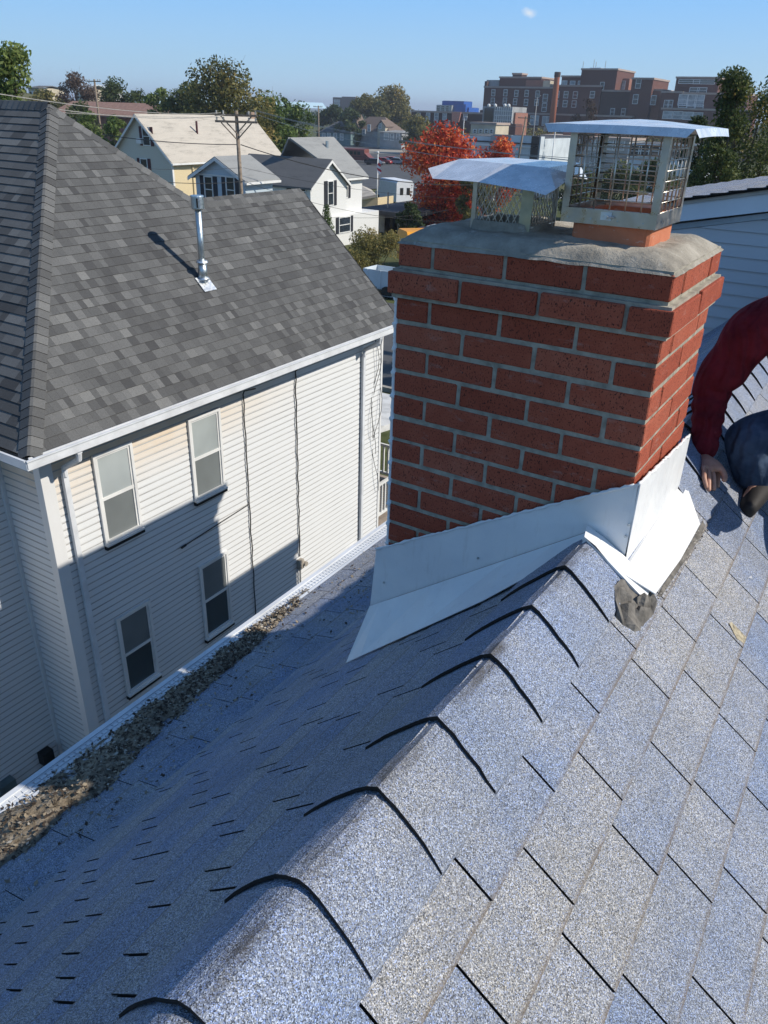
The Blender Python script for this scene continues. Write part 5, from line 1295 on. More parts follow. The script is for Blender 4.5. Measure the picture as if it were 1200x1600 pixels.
wire(wr(380, 283, 52), wr(760, 345, 60), .8, .015, 'thin dark wire dipping past the white house windows', 'rubber')
wire(wr(240, 293, 40), wr(700, 328, 62), .9, .012, 'thin wire crossing the shutters of the pale blue house', 'rubber')
wire(wr(200, 262, 45), wr(378, 262, 52), .1, .012, 'thin wire over the greige gable', 'rubber')
wire(wr(380, 262, 52), wr(840, 307, 62), .7, .012, 'thin wire passing through the red tree', 'rubber')
wire(wr(730, 190, 120), wr(1240, 199, 60), .5, .02, 'thin wire behind the lid of the tall cap')
# ================================================================== DISTANT TOWN
def hill():
    mb = MB(); n, m_ = 40, 14; vs = []
    for i in range(n+1):
        for j in range(m_+1):
            az = lerp(-80, -43, i/n); d = lerp(95, 420, j/m_); x, y = d*math.sin(rad(az)), d*math.cos(rad(az))
            u = i/n; e = min(1, (1-u)*3.0)*min(1, u*6+.2); up = 14*e*(1/(1+math.exp(-(d-165)/22)))
            vs.append(V((x, y, gz(x, y)-.4+up*min(1, j/2)+1.5*noise.noise(V((x*.02, y*.02, 0)))*min(1, j/2))))
    mb.add(vs, [(i*(m_+1)+j, (i+1)*(m_+1)+j, (i+1)*(m_+1)+j+1, i*(m_+1)+j+1) for i in range(n) for j in range(m_)]); struct('hill', mb, 'grass', smooth=True)
    return up
hill()
def hz_(x, y):   # ground height including the hill
    d = math.hypot(x, y); az = math.degrees(math.atan2(x, y)); u = (az+80)/37
    if not 0 <= u <= 1: return gz(x, y)
    return gz(x, y)+14*min(1, (1-u)*3.0)*min(1, u*6+.2)/(1+math.exp(-(d-165)/22))-.4
# parking lot and road beyond
def pxstrip(name, quad, m, lift=.09):
    mb = MB(); q = []
    for (x, y) in quad:
        r = ray(x, y); d = 60
        for _ in range(12):
            P = r*(d/math.hypot(r.x, r.y)); zt = gz(P.x, P.y)+lift; d *= zt/P.z if P.z < -.1 else 1.2
        q.append(V((P.x, P.y, zt)))
    n = 12; vs = []
    for i in range(n+1):
        for j in range(n+1):
            p = q[0].lerp(q[1], i/n).lerp(q[3].lerp(q[2], i/n), j/n); vs.append(V((p.x, p.y, gz(p.x, p.y)+lift)))
    mb.add(vs, [(i*(n+1)+j, (i+1)*(n+1)+j, (i+1)*(n+1)+j+1, i*(n+1)+j+1) for i in range(n) for j in range(n)]); return struct(name, mb, m)
pxstrip('parking_lot', [(470, 292), (760, 300), (760, 245), (470, 236)], 'road')
pxstrip('pavement', [(470, 236), (760, 245), (760, 238), (470, 230)], 'concrete', .14)
pxstrip('road', [(440, 230), (900, 240), (900, 222), (440, 214)], 'road', .10)
def brickwall(n, c, sc=2.4):
    t = NT(n); p = t.pos(); n1 = t.noise(.12, p, detail=8, rough=.6); col = t.ramp(n1, [(.3, tuple(x*.75 for x in c)), (.7, c)])
    n2 = t.noise(3, t.pos((1, 1, 4)), detail=4); col = t.mix(.35, col, t.ramp(n2, [(.35, tuple(x*.55 for x in c)), (.65, tuple(min(1, x*1.35) for x in c))])); t.bump(n2, .3, .05); return t.out(col, .9, 0, .2)
M['brick_far'] = brickwall('far_brick', (.150, .074, .062)); M['brick_far2'] = brickwall('far_brick_pale', (.33, .16, .12)); M['brick_dk'] = brickwall('far_brick_dark', (.095, .060, .054))
M['brick_stack'] = brickwall('stack_brick', (.45, .16, .09)); M['stone_band'] = mat('stone_band', (.42, .33, .28), .8, var=.1, scale=.5)
M['concrete_grey'] = mat('concrete_grey', (.36, .37, .38), .85, var=.2, scale=.3); M['metal_white'] = mat('metal_white', (.60, .66, .70), .6, var=.12, scale=.4); M['beige'] = mat('beige_render', (.55, .48, .36), .85, var=.12, scale=.4)
M['blue_panel'] = mat('blue_panel', (.02, .10, .42), .4, var=.15, scale=.2); M['roof_flat'] = mat('flat_roof', (.12, .12, .125), .9, var=.25, scale=.3)
M['win_pale'] = mat('pale_window', (.42, .46, .48), .3, var=.3, scale=.8)
WC = {}
def farwin(parent, X, Y, Z, w, h, face='y-', lit=0):
    """far window: frame + pane, meshes shared"""
    k = (round(w, 2), round(h, 2), face, lit)
    if k not in WC:
        a = MB(); b = MB(); f = .16
        if face == 'y-':
            for q in ((-w/2-f, -w/2, -h/2-f, h/2+f), (w/2, w/2+f, -h/2-f, h/2+f), (-w/2, w/2, h/2, h/2+f), (-w/2, w/2, -h/2-f, -h/2), (-w/2, w/2, -.06, .06)): a.box(q[0], q[1], -.14, 0, q[2], q[3])
            b.box(-w/2, w/2, -.04, -.005, -h/2, h/2)
        else:
            for q in ((-w/2-f, -w/2, -h/2-f, h/2+f), (w/2, w/2+f, -h/2-f, h/2+f), (-w/2, w/2, h/2, h/2+f), (-w/2, w/2, -h/2-f, -h/2)): a.box(0, .14, q[0], q[1], q[2], q[3])
            b.box(.005, .04, -w/2, w/2, -h/2, h/2)
        ma, mb_ = a.mesh('window'), b.mesh('pane'); ma.materials.append(M['white_trim']); mb_.materials.append(M['dark_glass'] if not lit else M['win_pale']); WC[k] = (ma, mb_)
    F = link('window', WC[k][0], None, parent, V((X, Y, Z))-ORG[parent.name]); link('pane', WC[k][1], None, F)
def slabblock(t, Y, x0, x1, ytop, depth, m='brick_far', ybot=None, band=True, name='wall', roofm='roof_flat'):
    """block whose camera-facing face sits on plane Y and spans image columns x0..x1, top at image row ytop"""
    a = onax(x0, ytop, 1, Y); b = onax(x1, ytop, 1, Y); z = a.z; zb = gz(a.x, Y)-1 if ybot is None else onax(x0, ybot, 1, Y).z
    part(name, MB().box(a.x, b.x, Y, Y+depth, zb, z), m, t)
    r = MB(); r.box(a.x-.25, b.x+.25, Y-.25, Y+depth+.2, z+.003, z+.55) if band else r.box(a.x+.3, b.x-.3, Y+.3, Y+depth-.3, z+.003, z+.1)
    part('parapet' if band else 'roof', r, 'stone_band' if band else roofm, t)
    return a.x, b.x, z
def institution():
    Y = 300.0; c = at(930, 200, 330)
    t = thing('brick_building', 'large multi-winged dark brick institutional building with tall orange chimney stack on the skyline', 'building', (c.x, Y+10, gz(c.x, Y)))
    slabblock(t, Y, 757, 866, 137, 22); slabblock(t, Y+3.0, 781, 846, 122, 14, 'brick_far'); slabblock(t, Y+6, 801, 815, 116.5, 5, 'brick_dk'); slabblock(t, Y+2, 757.5, 761, 127, 3, 'brick_dk', band=False)
    slabblock(t, Y+2.5, 822, 850, 125, 8, 'brick_far2', band=False); slabblock(t, Y+2.2, 849, 860, 126, 7, 'beige', band=False)
    slabblock(t, Y, 866.5, 940, 135, 22); slabblock(t, Y+4, 878, 912, 120.5, 14); slabblock(t, Y+1, 909, 965, 109.5, 20, 'brick_far'); slabblock(t, Y+.8, 940.5, 988, 143, 20, 'brick_dk')
    slabblock(t, Y+8, 963, 984, 123, 10, 'brick_far2', band=False); slabblock(t, Y-3, 988, 1021, 124, 20); slabblock(t, Y-.5, 1021.5, 1035, 142, 16, 'brick_far2')
    slabblock(t, Y-6, 1034, 1066, 145, 18); slabblock(t, Y-3, 1057, 1125, 122.5, 14, 'brick_far'); slabblock(t, Y-7, 1066.5, 1170, 147, 18); slabblock(t, Y-12, 1034, 1180, 171, 5, 'brick_far', band=True)
    slabblock(t, Y-5, 806, 988, 178, 4.5, 'brick_far')
    slabblock(t, Y-5, 761, 805, 190, 4.5, 'brick_dk', band=False)
    a = onax(858, 178, 1, Y-9); b = onax(867, 113, 1, Y-9); c_ = (onax(864, 178, 1, Y-9)); rr = .95
    part('stack', MB().tube([V((c_.x, Y-9, gz(c_.x, Y))), V((c_.x, Y-9, b.z-2)), V((c_.x, Y-9, b.z))], [rr*1.25, rr, rr*.98], 16), 'brick_stack', t, smooth=True)
    part('stack_rim', MB().tube([V((c_.x, Y-9, b.z-1.4)), V((c_.x, Y-9, b.z+.1))], rr*1.12, 16), 'brick_dk', t)
    def wrow(pts, Yp, w=1.25, h=1.9, lit=0):
        for x, y in pts:
            P = onax(x, y, 1, Yp); farwin(t, P.x, Yp-.01, P.z, w, h, 'y-', lit)
    wrow([(771, 145), (790, 145), (807, 146), (823, 146), (840, 147)], Y); wrow([(770, 158), (789, 158), (805, 159), (822, 160), (838.5, 160)], Y); wrow([(852, 153.5), (850.5, 168)], Y, 1.6, 2.4)
    wrow([(870.5, 147.5), (884.5, 148), (899, 148.5), (925.5, 148)], Y, 1.4); wrow([(868.5, 161.5), (883, 162), (897, 162.5)], Y, 1.4)
    wrow([(882, 131.5), (894.5, 132), (907, 132)], Y+4, 1.7, 2.0, 1); wrow([(832, 188), (838, 188), (851, 189), (857, 189)], Y-5, 1.6, 2.8, 1); wrow([(806, 174)], Y, 1.2, 2)
    wrow([(997.5, 130.5), (993, 155), (1021, 156.5)], Y-3, 1.5, 2.6, 0); wrow([(973, 133)], Y+8, 1.6, 2.4, 1); wrow([(1041, 164), (1047, 164)], Y-6, 1.4, 2.6)
    wrow([(1067, 156), (1081.5, 156.5), (1093, 157)], Y-7, 2.6, 3.0, 1); wrow([(1067, 165), (1080, 166), (1092, 167)], Y-7, 2.6, 1.0, 0)
    wrow([(1043, 179.5), (1059, 180), (1075, 181), (1090, 182)], Y-12, 2.8, 2.0, 1)
    wrow([(1077, 127.5), (1100, 128)], Y-3, 6.5, 1.0); wrow([(1085, 141), (1097, 141)], Y-3, 2.8, 1.3)
    wrow([(957, 175), (974, 175)], Y+.8, 1.2, 2.0)
    wrow([(941, 134)], Y+1, 1.2, 2); wrow([(936, 203), (948, 205)], Y-5, 2.0, 3)
    for x, y in ((906, 96), (929, 93), (932, 97), (947, 95)):
        a = onax(x+6 if x < 915 else x, y, 1, Y+6); part('antenna', MB().tube([V((a.x, Y+6, a.z-5)), a], .10, 4), 'grey_trim', t)
    d = onax(932, 106, 1, Y+6); part('rooftop_unit', MB().box(d.x-2, d.x+2, Y+5, Y+8, d.z-1.2, d.z), 'metal_white', t)
    d = onax(772, 127, 1, Y+5); part('rooftop_unit', MB().box(d.x-2.6, d.x+2.6, Y+4, Y+8, d.z-1.8, d.z+.4), 'concrete_grey', t)
institution()
def misc_buildings():
    def bld(label, Y, specs, wins=(), cat='building', name='building', loc=None):
        c = onax(specs[0][0], 200, 1, Y); t = thing(name, label, cat, (c.x, Y, gz(c.x, Y)))
        for s in specs: slabblock(t, Y+s[3], s[0], s[1], s[2], s[4], s[5], band=s[6] if len(s) > 6 else False)
        for (x, y, w, h, dy, lit) in wins: P = onax(x, y, 1, Y+dy); farwin(t, P.x, Y+dy-.01, P.z, w, h, 'y-', lit)
        return t
    bld('long low dark brick row with pale sign on its roof', 260, [(643, 762, 175, 0, 14, 'brick_dk', True), (750, 762, 172, 1, 6, 'brick_dk')],
        [(x, 182, 1.3, 2.0, 0, 1) for x in (654, 669, 682, 695, 727)]+[(x, 193, 1.3, 1.6, 0, 1) for x in (650, 664, 681, 700)])
    t = bld('bright blue and grey modern block on the skyline left of the brick complex', 420, [(690, 733, 167, 0, 12, 'blue_panel', False), (691, 725, 157.5, 2, 10, 'blue_panel'), (708, 728, 163, -2, 4, 'blue_panel'), (682, 706, 164, -4, 6, 'concrete_grey')], [(x, y, 2.0, 1.4, -4, 0) for x in (685, 692, 699) for y in (168, 173)])
    t = thing('billboard', 'small salmon pink sign panel above the dark brick row', 'sign', (onax(712, 190, 1, 258).x, 258, gz(0, 258)))
    a = onax(706, 175, 1, 258); b = onax(719, 191, 1, 258); m = MB(); m.prism([(a.x, 258, a.z), (b.x, 258, a.z), (b.x-.6, 258, b.z), (a.x+.2, 258, b.z)], (0, .4, 0)); part('panel', m, mat('salmon_sign', (.62, .27, .20), .6), t); part('post', MB().box((a.x+b.x)/2-.2, (a.x+b.x)/2+.2, 258.1, 258.3, gz(0, 258), b.z), 'grey_trim', t)
    t = bld('glass-walled grey building with round roof lights in front of the brick complex', 235, [(755, 802, 166, 0, 10, 'concrete_grey', False), (757, 771, 169, -.4, .3, 'dark_glass'), (800, 806, 176, 1, 9, 'brick_far2'), (773, 806, 193, -.6, 5, 'brick_far')])
    for x in (764, 774, 789, 795): P = onax(x, 165, 1, 235); part('roof_light', MB().ico(P, .55, 1), 'white_trim', t)
    for i in range(9): 
        x = 774+i*3.4; a = onax(x, 167, 1, 234.9); b = onax(x, 192, 1, 234.9); part('mullion', MB().box(a.x-.06, a.x+.06, 234.8, 234.99, b.z, a.z), 'white_trim', t)
    for y in (173, 180, 187): a = onax(773, y, 1, 234.9); b = onax(801, y, 1, 234.9); part('mullion', MB().box(a.x, b.x, 234.7, 234.79, a.z-.08, a.z+.08), 'white_trim', t)
    bld('low beige block with a row of small square openings', 200, [(736, 775, 194, 0, 8, 'beige', True)], [(x, 205, .7, .7, 0, 0) for x in (742, 751, 760, 768)])
    t = bld('pale blue-grey flat-roofed commercial building behind the red tree', 165, [(712, 843, 211, 0, 18, 'metal_white', False), (724, 765, 219, -.5, .4, 'metal_white'), (767, 799, 211, -.9, .8, 'concrete_grey'), (799, 846, 211.5, -2.0, 1.9, 'metal_white'), (831, 843, 213, -2.3, .25, 'black')])
    for y in (219, 224): a = onax(714, y, 1, 162.9); b = onax(842, y, 1, 162.9); part('band', MB().box(a.x, b.x, 162.7, 162.98, a.z-.12, a.z+.12), 'black' if y == 219 else 'white_trim', t)
    bld('grey concrete commercial block seen through the tall wire cap', 190, [(846, 985, 214, 0, 12, 'concrete_grey', True), (880, 930, 206, 4, 8, 'brick_far2', False)], [(x, 226, 2.4, 2.0, 0, 1) for x in range(855, 980, 14)])
    bld('low white and grey warehouse right of the concrete block seen through the wire cap', 150, [(985, 1110, 224, 0, 14, 'metal_white', False)], [(x, 236, 2.0, 1.6, 0, 0) for x in range(992, 1090, 16)])
    t = bld('flat-topped apartment tower on the horizon behind the olive trees', 700, [(520, 590, 152, 0, 25, 'brick_dk', False), (534, 555, 151, -1.5, 2, 'brick_dk')], [(x, y, 3.0, 2.6, 0, 1) for x in (524, 529, 540, 545, 560, 566) for y in (158, 164, 170)])
    # dark low flat-roofed shop
    Y = 64.0; a = onax(478, 291, 1, Y)
    t = thing('building', 'low dark flat-roofed shop building between the white house and the red tree', 'building', (onax(570, 330, 1, Y).x, Y, gz(-30, 75)))
    x0, x1 = onax(568, 330, 1, Y).x, onax(647, 330, 1, Y).x; zt = onax(600, 331, 1, Y).z; g = gz(x1, Y)
    part('wall', MB().box(x0, x1-1.2, Y+.6, Y+9, g-.5, zt-.3), 'brick_dk', t); r = MB(); r.box(x0-.4, x1, Y-.8, Y+9.6, zt-.25, zt+.15); part('roof', r, 'roof_flat', t)
    zt2 = onax(600, 297, 1, Y+9.7).z; part('parapet', MB().box(x0-.4, x1+3, Y+9.65, Y+10.2, g, zt2+.5), 'concrete_grey', t)
    for x in (600, 612, 625): P = onax(x, 345, 1, Y+.6); part('shop_window', MB().box(P.x-.7, P.x+.7, Y+.5, Y+.59, P.z-1.1, P.z+.7), 'win_pale' if x != 612 else 'black', t)
    part('post', MB().tube([V((x1-1.0, Y-.6, g)), V((x1-1.0, Y-.6, zt-.25))], .1, 6), 'white_trim', t)
    P = onax(606, 322, 1, Y+2); part('vent_stack', MB().tube([V((P.x, Y+2, zt)), V((P.x, Y+2, zt+1.5))], .08, 6), 'grey_trim', t)
    # white garage with low roof right behind the white house
    P = at(560, 300, 78); t = thing('shed', 'low pale shed roof attached behind the white house', 'shed', (P.x, P.y, gz(P.x, P.y)))
    m = MB(); q = [at(558, 286, 92), at(560, 309, 84), at(588, 304, 84), at(580, 296, 92)]; m.prism(q[::-1], (0, 0, -.25)); part('roof', m, 'r_tan', t)
    gq = gz(P.x, P.y); m = MB(); m.prism([V((q[1].x, q[1].y+.3, gq)), V((q[2].x, q[2].y+.3, gq)), V((q[2].x, q[2].y+.3, q[2].z-.3)), V((q[1].x, q[1].y+.3, q[1].z-.3))], (0, 3, 0)); part('wall', m, 'w_cream', t)
    # far old houses
    def oldhouse(label, Y, xa, xb, ye, yr, wm, rm, gables=(), wins=()):
        a = onax(xa, ye, 1, Y); b = onax(xb, ye, 1, Y); zr = onax((xa+xb)/2, yr, 1, Y+5).z; t = thing('house', label, 'house', ((a.x+b.x)/2, Y+5, gz(a.x, Y)))
        g = gz(a.x, Y)-1; part('wall', MB().box(a.x, b.x, Y, Y+10, g, a.z), wm, t)
        m = MB(); o = .4; xm0, xm1 = lerp(a.x, b.x, .3), lerp(a.x, b.x, .7); v = [V((a.x-o, Y-o, a.z)), V((b.x+o, Y-o, a.z)), V((b.x+o, Y+10+o, a.z)), V((a.x-o, Y+10+o, a.z)), V((xm0, Y+5, zr)), V((xm1, Y+5, zr))]
        m.add(v, [(0, 1, 5, 4), (1, 2, 5), (2, 3, 4, 5), (3, 0, 4), (3, 2, 1, 0)]); part('roof', m, rm, t)
        for (gx0, gx1, gy, gb, gm) in gables:
            p0, p1 = onax(gx0, gb, 1, Y-.8), onax(gx1, gb, 1, Y-.8); ap = onax((gx0+gx1)/2, gy, 1, Y-.8)
            m = MB(); m.prism([V((p0.x, Y-.8, g)), V((p1.x, Y-.8, g)), p1, ap, p0], (0, 4, 0)); part('gable', m, gm, t)
            m = MB(); m.prism([p0+V((-.3, -.3, 0)), ap+V((0, -.3, .2)), ap+V((0, -.3, .55)), p0+V((-.3, -.3, .35))], (0, 5, 0)); m.prism([p1+V((.3, -.3, 0)), ap+V((0, -.3, .2)), ap+V((0, -.3, .55)), p1+V((.3, -.3, .35))], (0, 5, 0)); part('gable_roof', m, rm, t)
        for (x, y, w, h) in wins: P = onax(x, y, 1, Y); farwin(t, P.x, Y-.01 if not gables else Y-.82, P.z, w, h, 'y-', 1)
        return t
    oldhouse('far old house with teal walls and grey hipped roof behind the white house', 235, 500, 548, 206, 189, mat('teal_wall', (.16, .24, .25), .8), 'r_dark', (), [(506, 213, 1.1, 1.8), (514, 213, 1.1, 1.8), (524, 213, 1.1, 1.8), (534, 214, 1.1, 1.8)])
    oldhouse('far old house with steep gables and brown mansard roof', 240, 546, 608, 203, 182, 'concrete_grey', 'r_brown', ((545, 560, 182, 200, 'concrete_grey'), (590, 602, 190, 199, 'beige')), [(552, 195, .9, 1.4), (579, 200, 1.0, 1.8), (596, 197, .8, 1.3), (571, 207, .9, 1.6)])
    oldhouse('far stone-fronted house with flat grey roof beside the brown mansard house', 232, 594, 628, 206, 203, 'concrete_grey', 'r_grey', (), [(604, 213, 1.6, 1.8), (613, 214, 1.0, 1.8), (622, 214, 1.0, 1.8)])
    # houses up on the left hillside
    for (xa, xb, ye, yr, d, wm, rm, lab) in ((58, 86, 138, 134, 260, 'beige', 'r_dark', 'yellowish flat-roofed house with a balcony on the left hillside'), (132, 158, 140, 132, 250, 'beige', 'metal_white', 'pale house with white roof among the trees left of the slender pole'), (158, 178, 139, 132, 270, 'w_white', 'metal_white', 'white-roofed building right of the slender pole on the hillside')):
        c = at((xa+xb)/2, ye, d); w = (at(xb, ye, d)-at(xa, ye, d)).length; g = hz_(c.x, c.y); t = thing('house', lab, 'house', (c.x, c.y, g))
        part('wall', MB().box(c.x-w/2, c.x+w/2, c.y-4, c.y+4, min(g, c.z-4)-2, c.z), wm, t); zr = at((xa+xb)/2, yr, d).z
        m = MB(); m.prism([(c.x-w/2-.4, c.y-4.4, c.z), (c.x+w/2+.4, c.y-4.4, c.z), (c.x+w/2+.4, c.y, max(zr, c.z+.3)), (c.x-w/2-.4, c.y, max(zr, c.z+.3))][::-1], (0, 0, -.2)); m.prism([(c.x-w/2-.4, c.y+4.4, c.z), (c.x+w/2+.4, c.y+4.4, c.z), (c.x+w/2+.4, c.y, max(zr, c.z+.3)), (c.x-w/2-.4, c.y, max(zr, c.z+.3))], (0, 0, -.2)); part('roof', m, rm, t)
        for q in (-.3, .05, .32): farwin(t, c.x+w*q, c.y-4.01, c.z-1.6, 1.1, 1.3, 'y-', 0)
    c = at(210, 172, 130)
    t = thing('building', 'long low brown-roofed building beyond the slender pole', 'building', (c.x, c.y, gz(c.x, c.y))); part('wall', MB().box(c.x-14, c.x+8, c.y-3, c.y+5, gz(c.x, c.y)-1, c.z-.6), 'brick_far2', t)
    m = MB(); m.prism([(c.x-14.5, c.y-3.5, c.z-.8), (c.x+8.5, c.y-3.5, c.z-.8), (c.x+8.5, c.y+1, c.z+.9), (c.x-14.5, c.y+1, c.z+.9)][::-1], (0, 0, -.2)); part('roof', m, mat('terracotta_roof', (.34, .20, .15), .9), t)
misc_buildings()
# ---- vehicles
def car(label, P, col, heading, L=4.4, kind='car', group=None, H=1.45, Wd=1.8):
    t = bpy.data.objects.new('parked_car' if kind == 'car' else kind, None); COL.objects.link(t); t.location = P; t.rotation_euler = (0, 0, heading); t['label'] = label; t['category'] = kind if kind != 'car' else 'car'
    if group: t['group'] = group
    ORG[t.name] = V((0, 0, 0)); c = mat('car_paint', col, .3, var=.02, spec=.6)
    def ms(n, mb, m, par=t): return link(n, mb.mesh(n), m, par)
    b = MB(); s = L/4.4; hw = Wd/2
    prof = [(-2.2, .35), (-2.2, .82), (-1.55, .95), (-1.0, H), (.75, H), (1.45, .92), (2.1, .80), (2.2, .35)]
    b.prism([(x*s, -hw, z) for x, z in prof], (0, Wd, 0)); o = ms('body', b, c)
    g = MB(); g.prism([(-1.42*s, -hw-.01, .97), (-.98*s, -hw-.01, H-.08), (.72*s, -hw-.01, H-.08), (1.3*s, -hw-.01, .97)], (0, Wd+.02, 0)); ms('side_window', g, 'dark_glass')
    g = MB(); g.prism([(.80*s, -hw+.12, H-.04), (1.46*s, -hw+.12, .96), (1.49*s, -hw+.12, .97), (.84*s, -hw+.12, H-.02)], (0, Wd-.24, 0)); ms('windscreen', g, 'dark_glass')
    for sx in (-1.4, 1.4):
        for sy in (-hw, hw-.2): w = MB(); w.tube([(sx*s, sy, .32), (sx*s, sy+.2, .32)], .32, 12); ms('wheel', w, 'black')
    for sy in (-.6, .6): w = MB(); w.box(2.195*s, 2.22*s, sy-.18, sy+.18, .6, .75); ms('headlight', w, 'white_trim')
    return t
def van(label, P, heading, kind, colour, L, H, Wd, bus=False):
    t = bpy.data.objects.new(kind, None); COL.objects.link(t); t.location = P; t.rotation_euler = (0, 0, heading); t['label'] = label; t['category'] = 'bus' if bus else 'van'; ORG[t.name] = V((0, 0, 0)); c = mat('van_paint', colour, .45, var=.05)
    hw = Wd/2
    def ms(n, mb, m, par=t): return link(n, mb.mesh(n), m, par)
    b = MB(); hood = 1.5; r = .25
    b.prism([(-L/2, -hw, .5), (-L/2, hw, .5), (-L/2, hw, H-r), (-L/2, hw-r, H), (-L/2, -hw+r, H), (-L/2, -hw, H-r)], (L-hood, 0, 0)); ms('body', b, c)
    b = MB(); b.prism([(L/2-hood+.002, -hw+.12, .5), (L/2, -hw+.12, .5), (L/2, -hw+.12, 1.15), (L/2-hood*.35, -hw+.12, 1.35), (L/2-hood+.002, -hw+.12, H*.72)], (0, Wd-.24, 0)); ms('cab', b, c)
    if bus:
        for i in range(int((L-2.6)/1.0)):
            for s in (-1, 1): w = MB(); x = -L/2+.6+i*1.0; w.box(x, x+.78, s*hw, s*(hw+.015), H*.56, H*.80); ms('side_window', w, 'dark_glass')
        for s in (-1, 1):
            w = MB(); w.box(-L/2-.016, -L/2-.001, s*.06 if s > 0 else -.62, .62 if s > 0 else -.06, H*.55, H*.78); ms('rear_window', w, 'dark_glass')
            w = MB(); w.box(-L/2-.03, -L/2-.001, s*.85-.12, s*.85+.12, H*.33, H*.40); ms('tail_light', w, mat('lamp_red', (.35, .02, .02), .4))
        w = MB(); w.box(-L/2-.02, -L/2-.001, -.8, .8, H*.36, H*.385); ms('rub_rail', w, 'black')
        w = MB(); 
        for s in (-1, 1): w.box(-L/2, L/2-hood, s*hw, s*(hw+.02), H*.42, H*.45)
        ms('rub_rail', w, 'black')
    else:
        for s in (-1, 1): w = MB(); w.box(-L/2-.02, -L/2-.001, s*.45-.22, s*.45+.22, 1.3, 2.1); ms('rear_window', w, 'black')
    for sx in (-L/2+1.3, L/2-1.1):
        for sy in (-hw-.01, hw-.24): w = MB(); w.tube([(sx, sy, .45), (sx, sy+.25, .45)], .45, 12); ms('wheel', w, 'black')
    return t
def G(x, y, d): p = at(x, y, d); return V((p.x, p.y, gz(p.x, p.y)))
van('white cutaway box van parked beyond the flagpole', G(615, 285, 105), rad(148), 'box_van', (.75, .76, .78), 6.4, 2.9, 2.3)
van('yellow school bus half hidden by the chimney', G(627, 420, 57)+V((math.cos(rad(50))*4.2, math.sin(rad(50))*4.2, 0)), rad(50), 'school_bus', (.78, .33, .02), 8.4, 2.55, 2.2, True)
van('dark red and cream bus parked at the far side of the lot', G(553, 228, 205), rad(5), 'bus', (.20, .07, .06), 10, 3.0, 2.4, True)
for i, (x, y, d, col, lab) in enumerate(((600, 226, 200, (.35, .04, .04), 'red car in the far row right of the bus'), (612, 228, 205, (.45, .10, .10), 'faded red car near the pinkish wall'), (622, 229, 200, (.30, .32, .34), 'silver car in the far row'), (586, 228, 195, (.05, .05, .06), 'black car just right of the far bus'), (632, 231, 200, (.03, .03, .035), 'black car at the right end of the far row'), (690, 343, 70, (.5, .55, .6), 'pale grey car parked under the red tree'), (672, 352, 68, (.03, .03, .04), 'black car in the shade under the red tree'), (860, 245, 120, (.65, .66, .68), 'white car parked near the pale light pole'), (845, 240, 125, (.2, .22, .25), 'grey car left of the white car near the light pole'))):
    car(lab, G(x, y, d), col, rad(4+7*i % 11), group='parked cars')
def trailer():
    P = G(616, 425, 47); t = thing('trailer', 'small white open-topped utility trailer parked by the driveway', 'trailer', P)
    m = MB(); L, Wd, z0, z1 = 3.4, 1.5, .45, 1.5; x, y = P.x, P.y; z = P.z
    for q in ((x-L/2, x+L/2, y-Wd/2, y-Wd/2+.05), (x-L/2, x+L/2, y+Wd/2-.05, y+Wd/2), (x-L/2, x-L/2+.05, y-Wd/2+.05, y+Wd/2-.05), (x+L/2-.05, x+L/2, y-Wd/2+.05, y+Wd/2-.05)): m.box(q[0], q[1], q[2], q[3], z+z0, z+z1)
    m.box(x-L/2+.05, x+L/2-.05, y-Wd/2+.05, y+Wd/2-.05, z+z0, z+z0+.06); part('body', m, 'metal_white', t)
    for k in range(4): part('rib', MB().box(x-L/2+.3+k*.9, x-L/2+.36+k*.9, y-Wd/2-.04, y-Wd/2-.001, z+z0, z+z1), 'metal_white', t)
    for sy in (-Wd/2-.16, Wd/2+.02): part('wheel', MB().tube([(x, y+sy, z+.33), (x, y+sy+.16, z+.33)], .33, 12), 'black', t)
    part('hitch', MB().tube([(x+L/2, y, z+.5), (x+L/2+1.0, y, z+.5)], .04, 6), 'black', t)
trailer()
# ---- trees
def TR_(label, x, ytop, d, wpx, n, size, m, seed, trunk=.2, shape='round', clump=26, bare=0, tint=(.5, .22), base=None, hill_=False, group=None):
    p = at(x, ytop, d); g = (hz_(p.x, p.y) if hill_ else gz(p.x, p.y)) if base is None else base; w = wpx/FPX*d*.98
    return tree(label, (p.x, p.y, g), p.z-g, w, n, size, m, group, seed, trunk, shape, 'tree', clump, bare, tint)
TR_('red maple in full autumn colour behind the chimney', 704, 210, 78, 142, 12500, .19, G4, 11, .08, 'round', 46, tint=(.45, .24))
TR_('smaller orange-red tree right of the red maple', 782, 222, 86, 84, 5000, .18, G4, 12, .15, 'round', 20, tint=(.6, .2))
TR_('green tree turning yellow in the lower part beside the red maple', 745, 262, 74, 60, 5000, .16, G3, 13, .1, 'round', 20, tint=(.35, .2))
TR_('tall evergreen-like tree with brown tips at the right edge', 1158, 92, 30, 130, 26000, .060, G6, 14, .05, 'cone', 60, 3, tint=(.42, .25))
TR_('dense green tree beside the tall one at the right edge', 1195, 122, 32, 150, 20000, .062, G6, 15, .05, 'round', 50, 2, tint=(.38, .22))
TR_('dark leafy tree seen right behind the tall wire cap', 1102, 165, 34, 66, 9000, .07, G2, 16, .05, 'round', 30, 2, tint=(.4, .22))
TR_('feathery green tree at the upper left corner', 2, 58, 34, 105, 9000, .095, G1, 17, .2, 'round', 34, 3, tint=(.62, .25))
TR_('bare brownish tree on the left hillside', 114, 116, 170, 62, 5500, .22, G5, 18, .2, 'round', 26, 6, hill_=True, group='trees on the left hillside')
TR_('large green and rust tree with sparse top behind the tan roof', 350, 103, 105, 150, 14000, .22, G3, 19, .12, 'round', 44, 4, tint=(.36, .24))
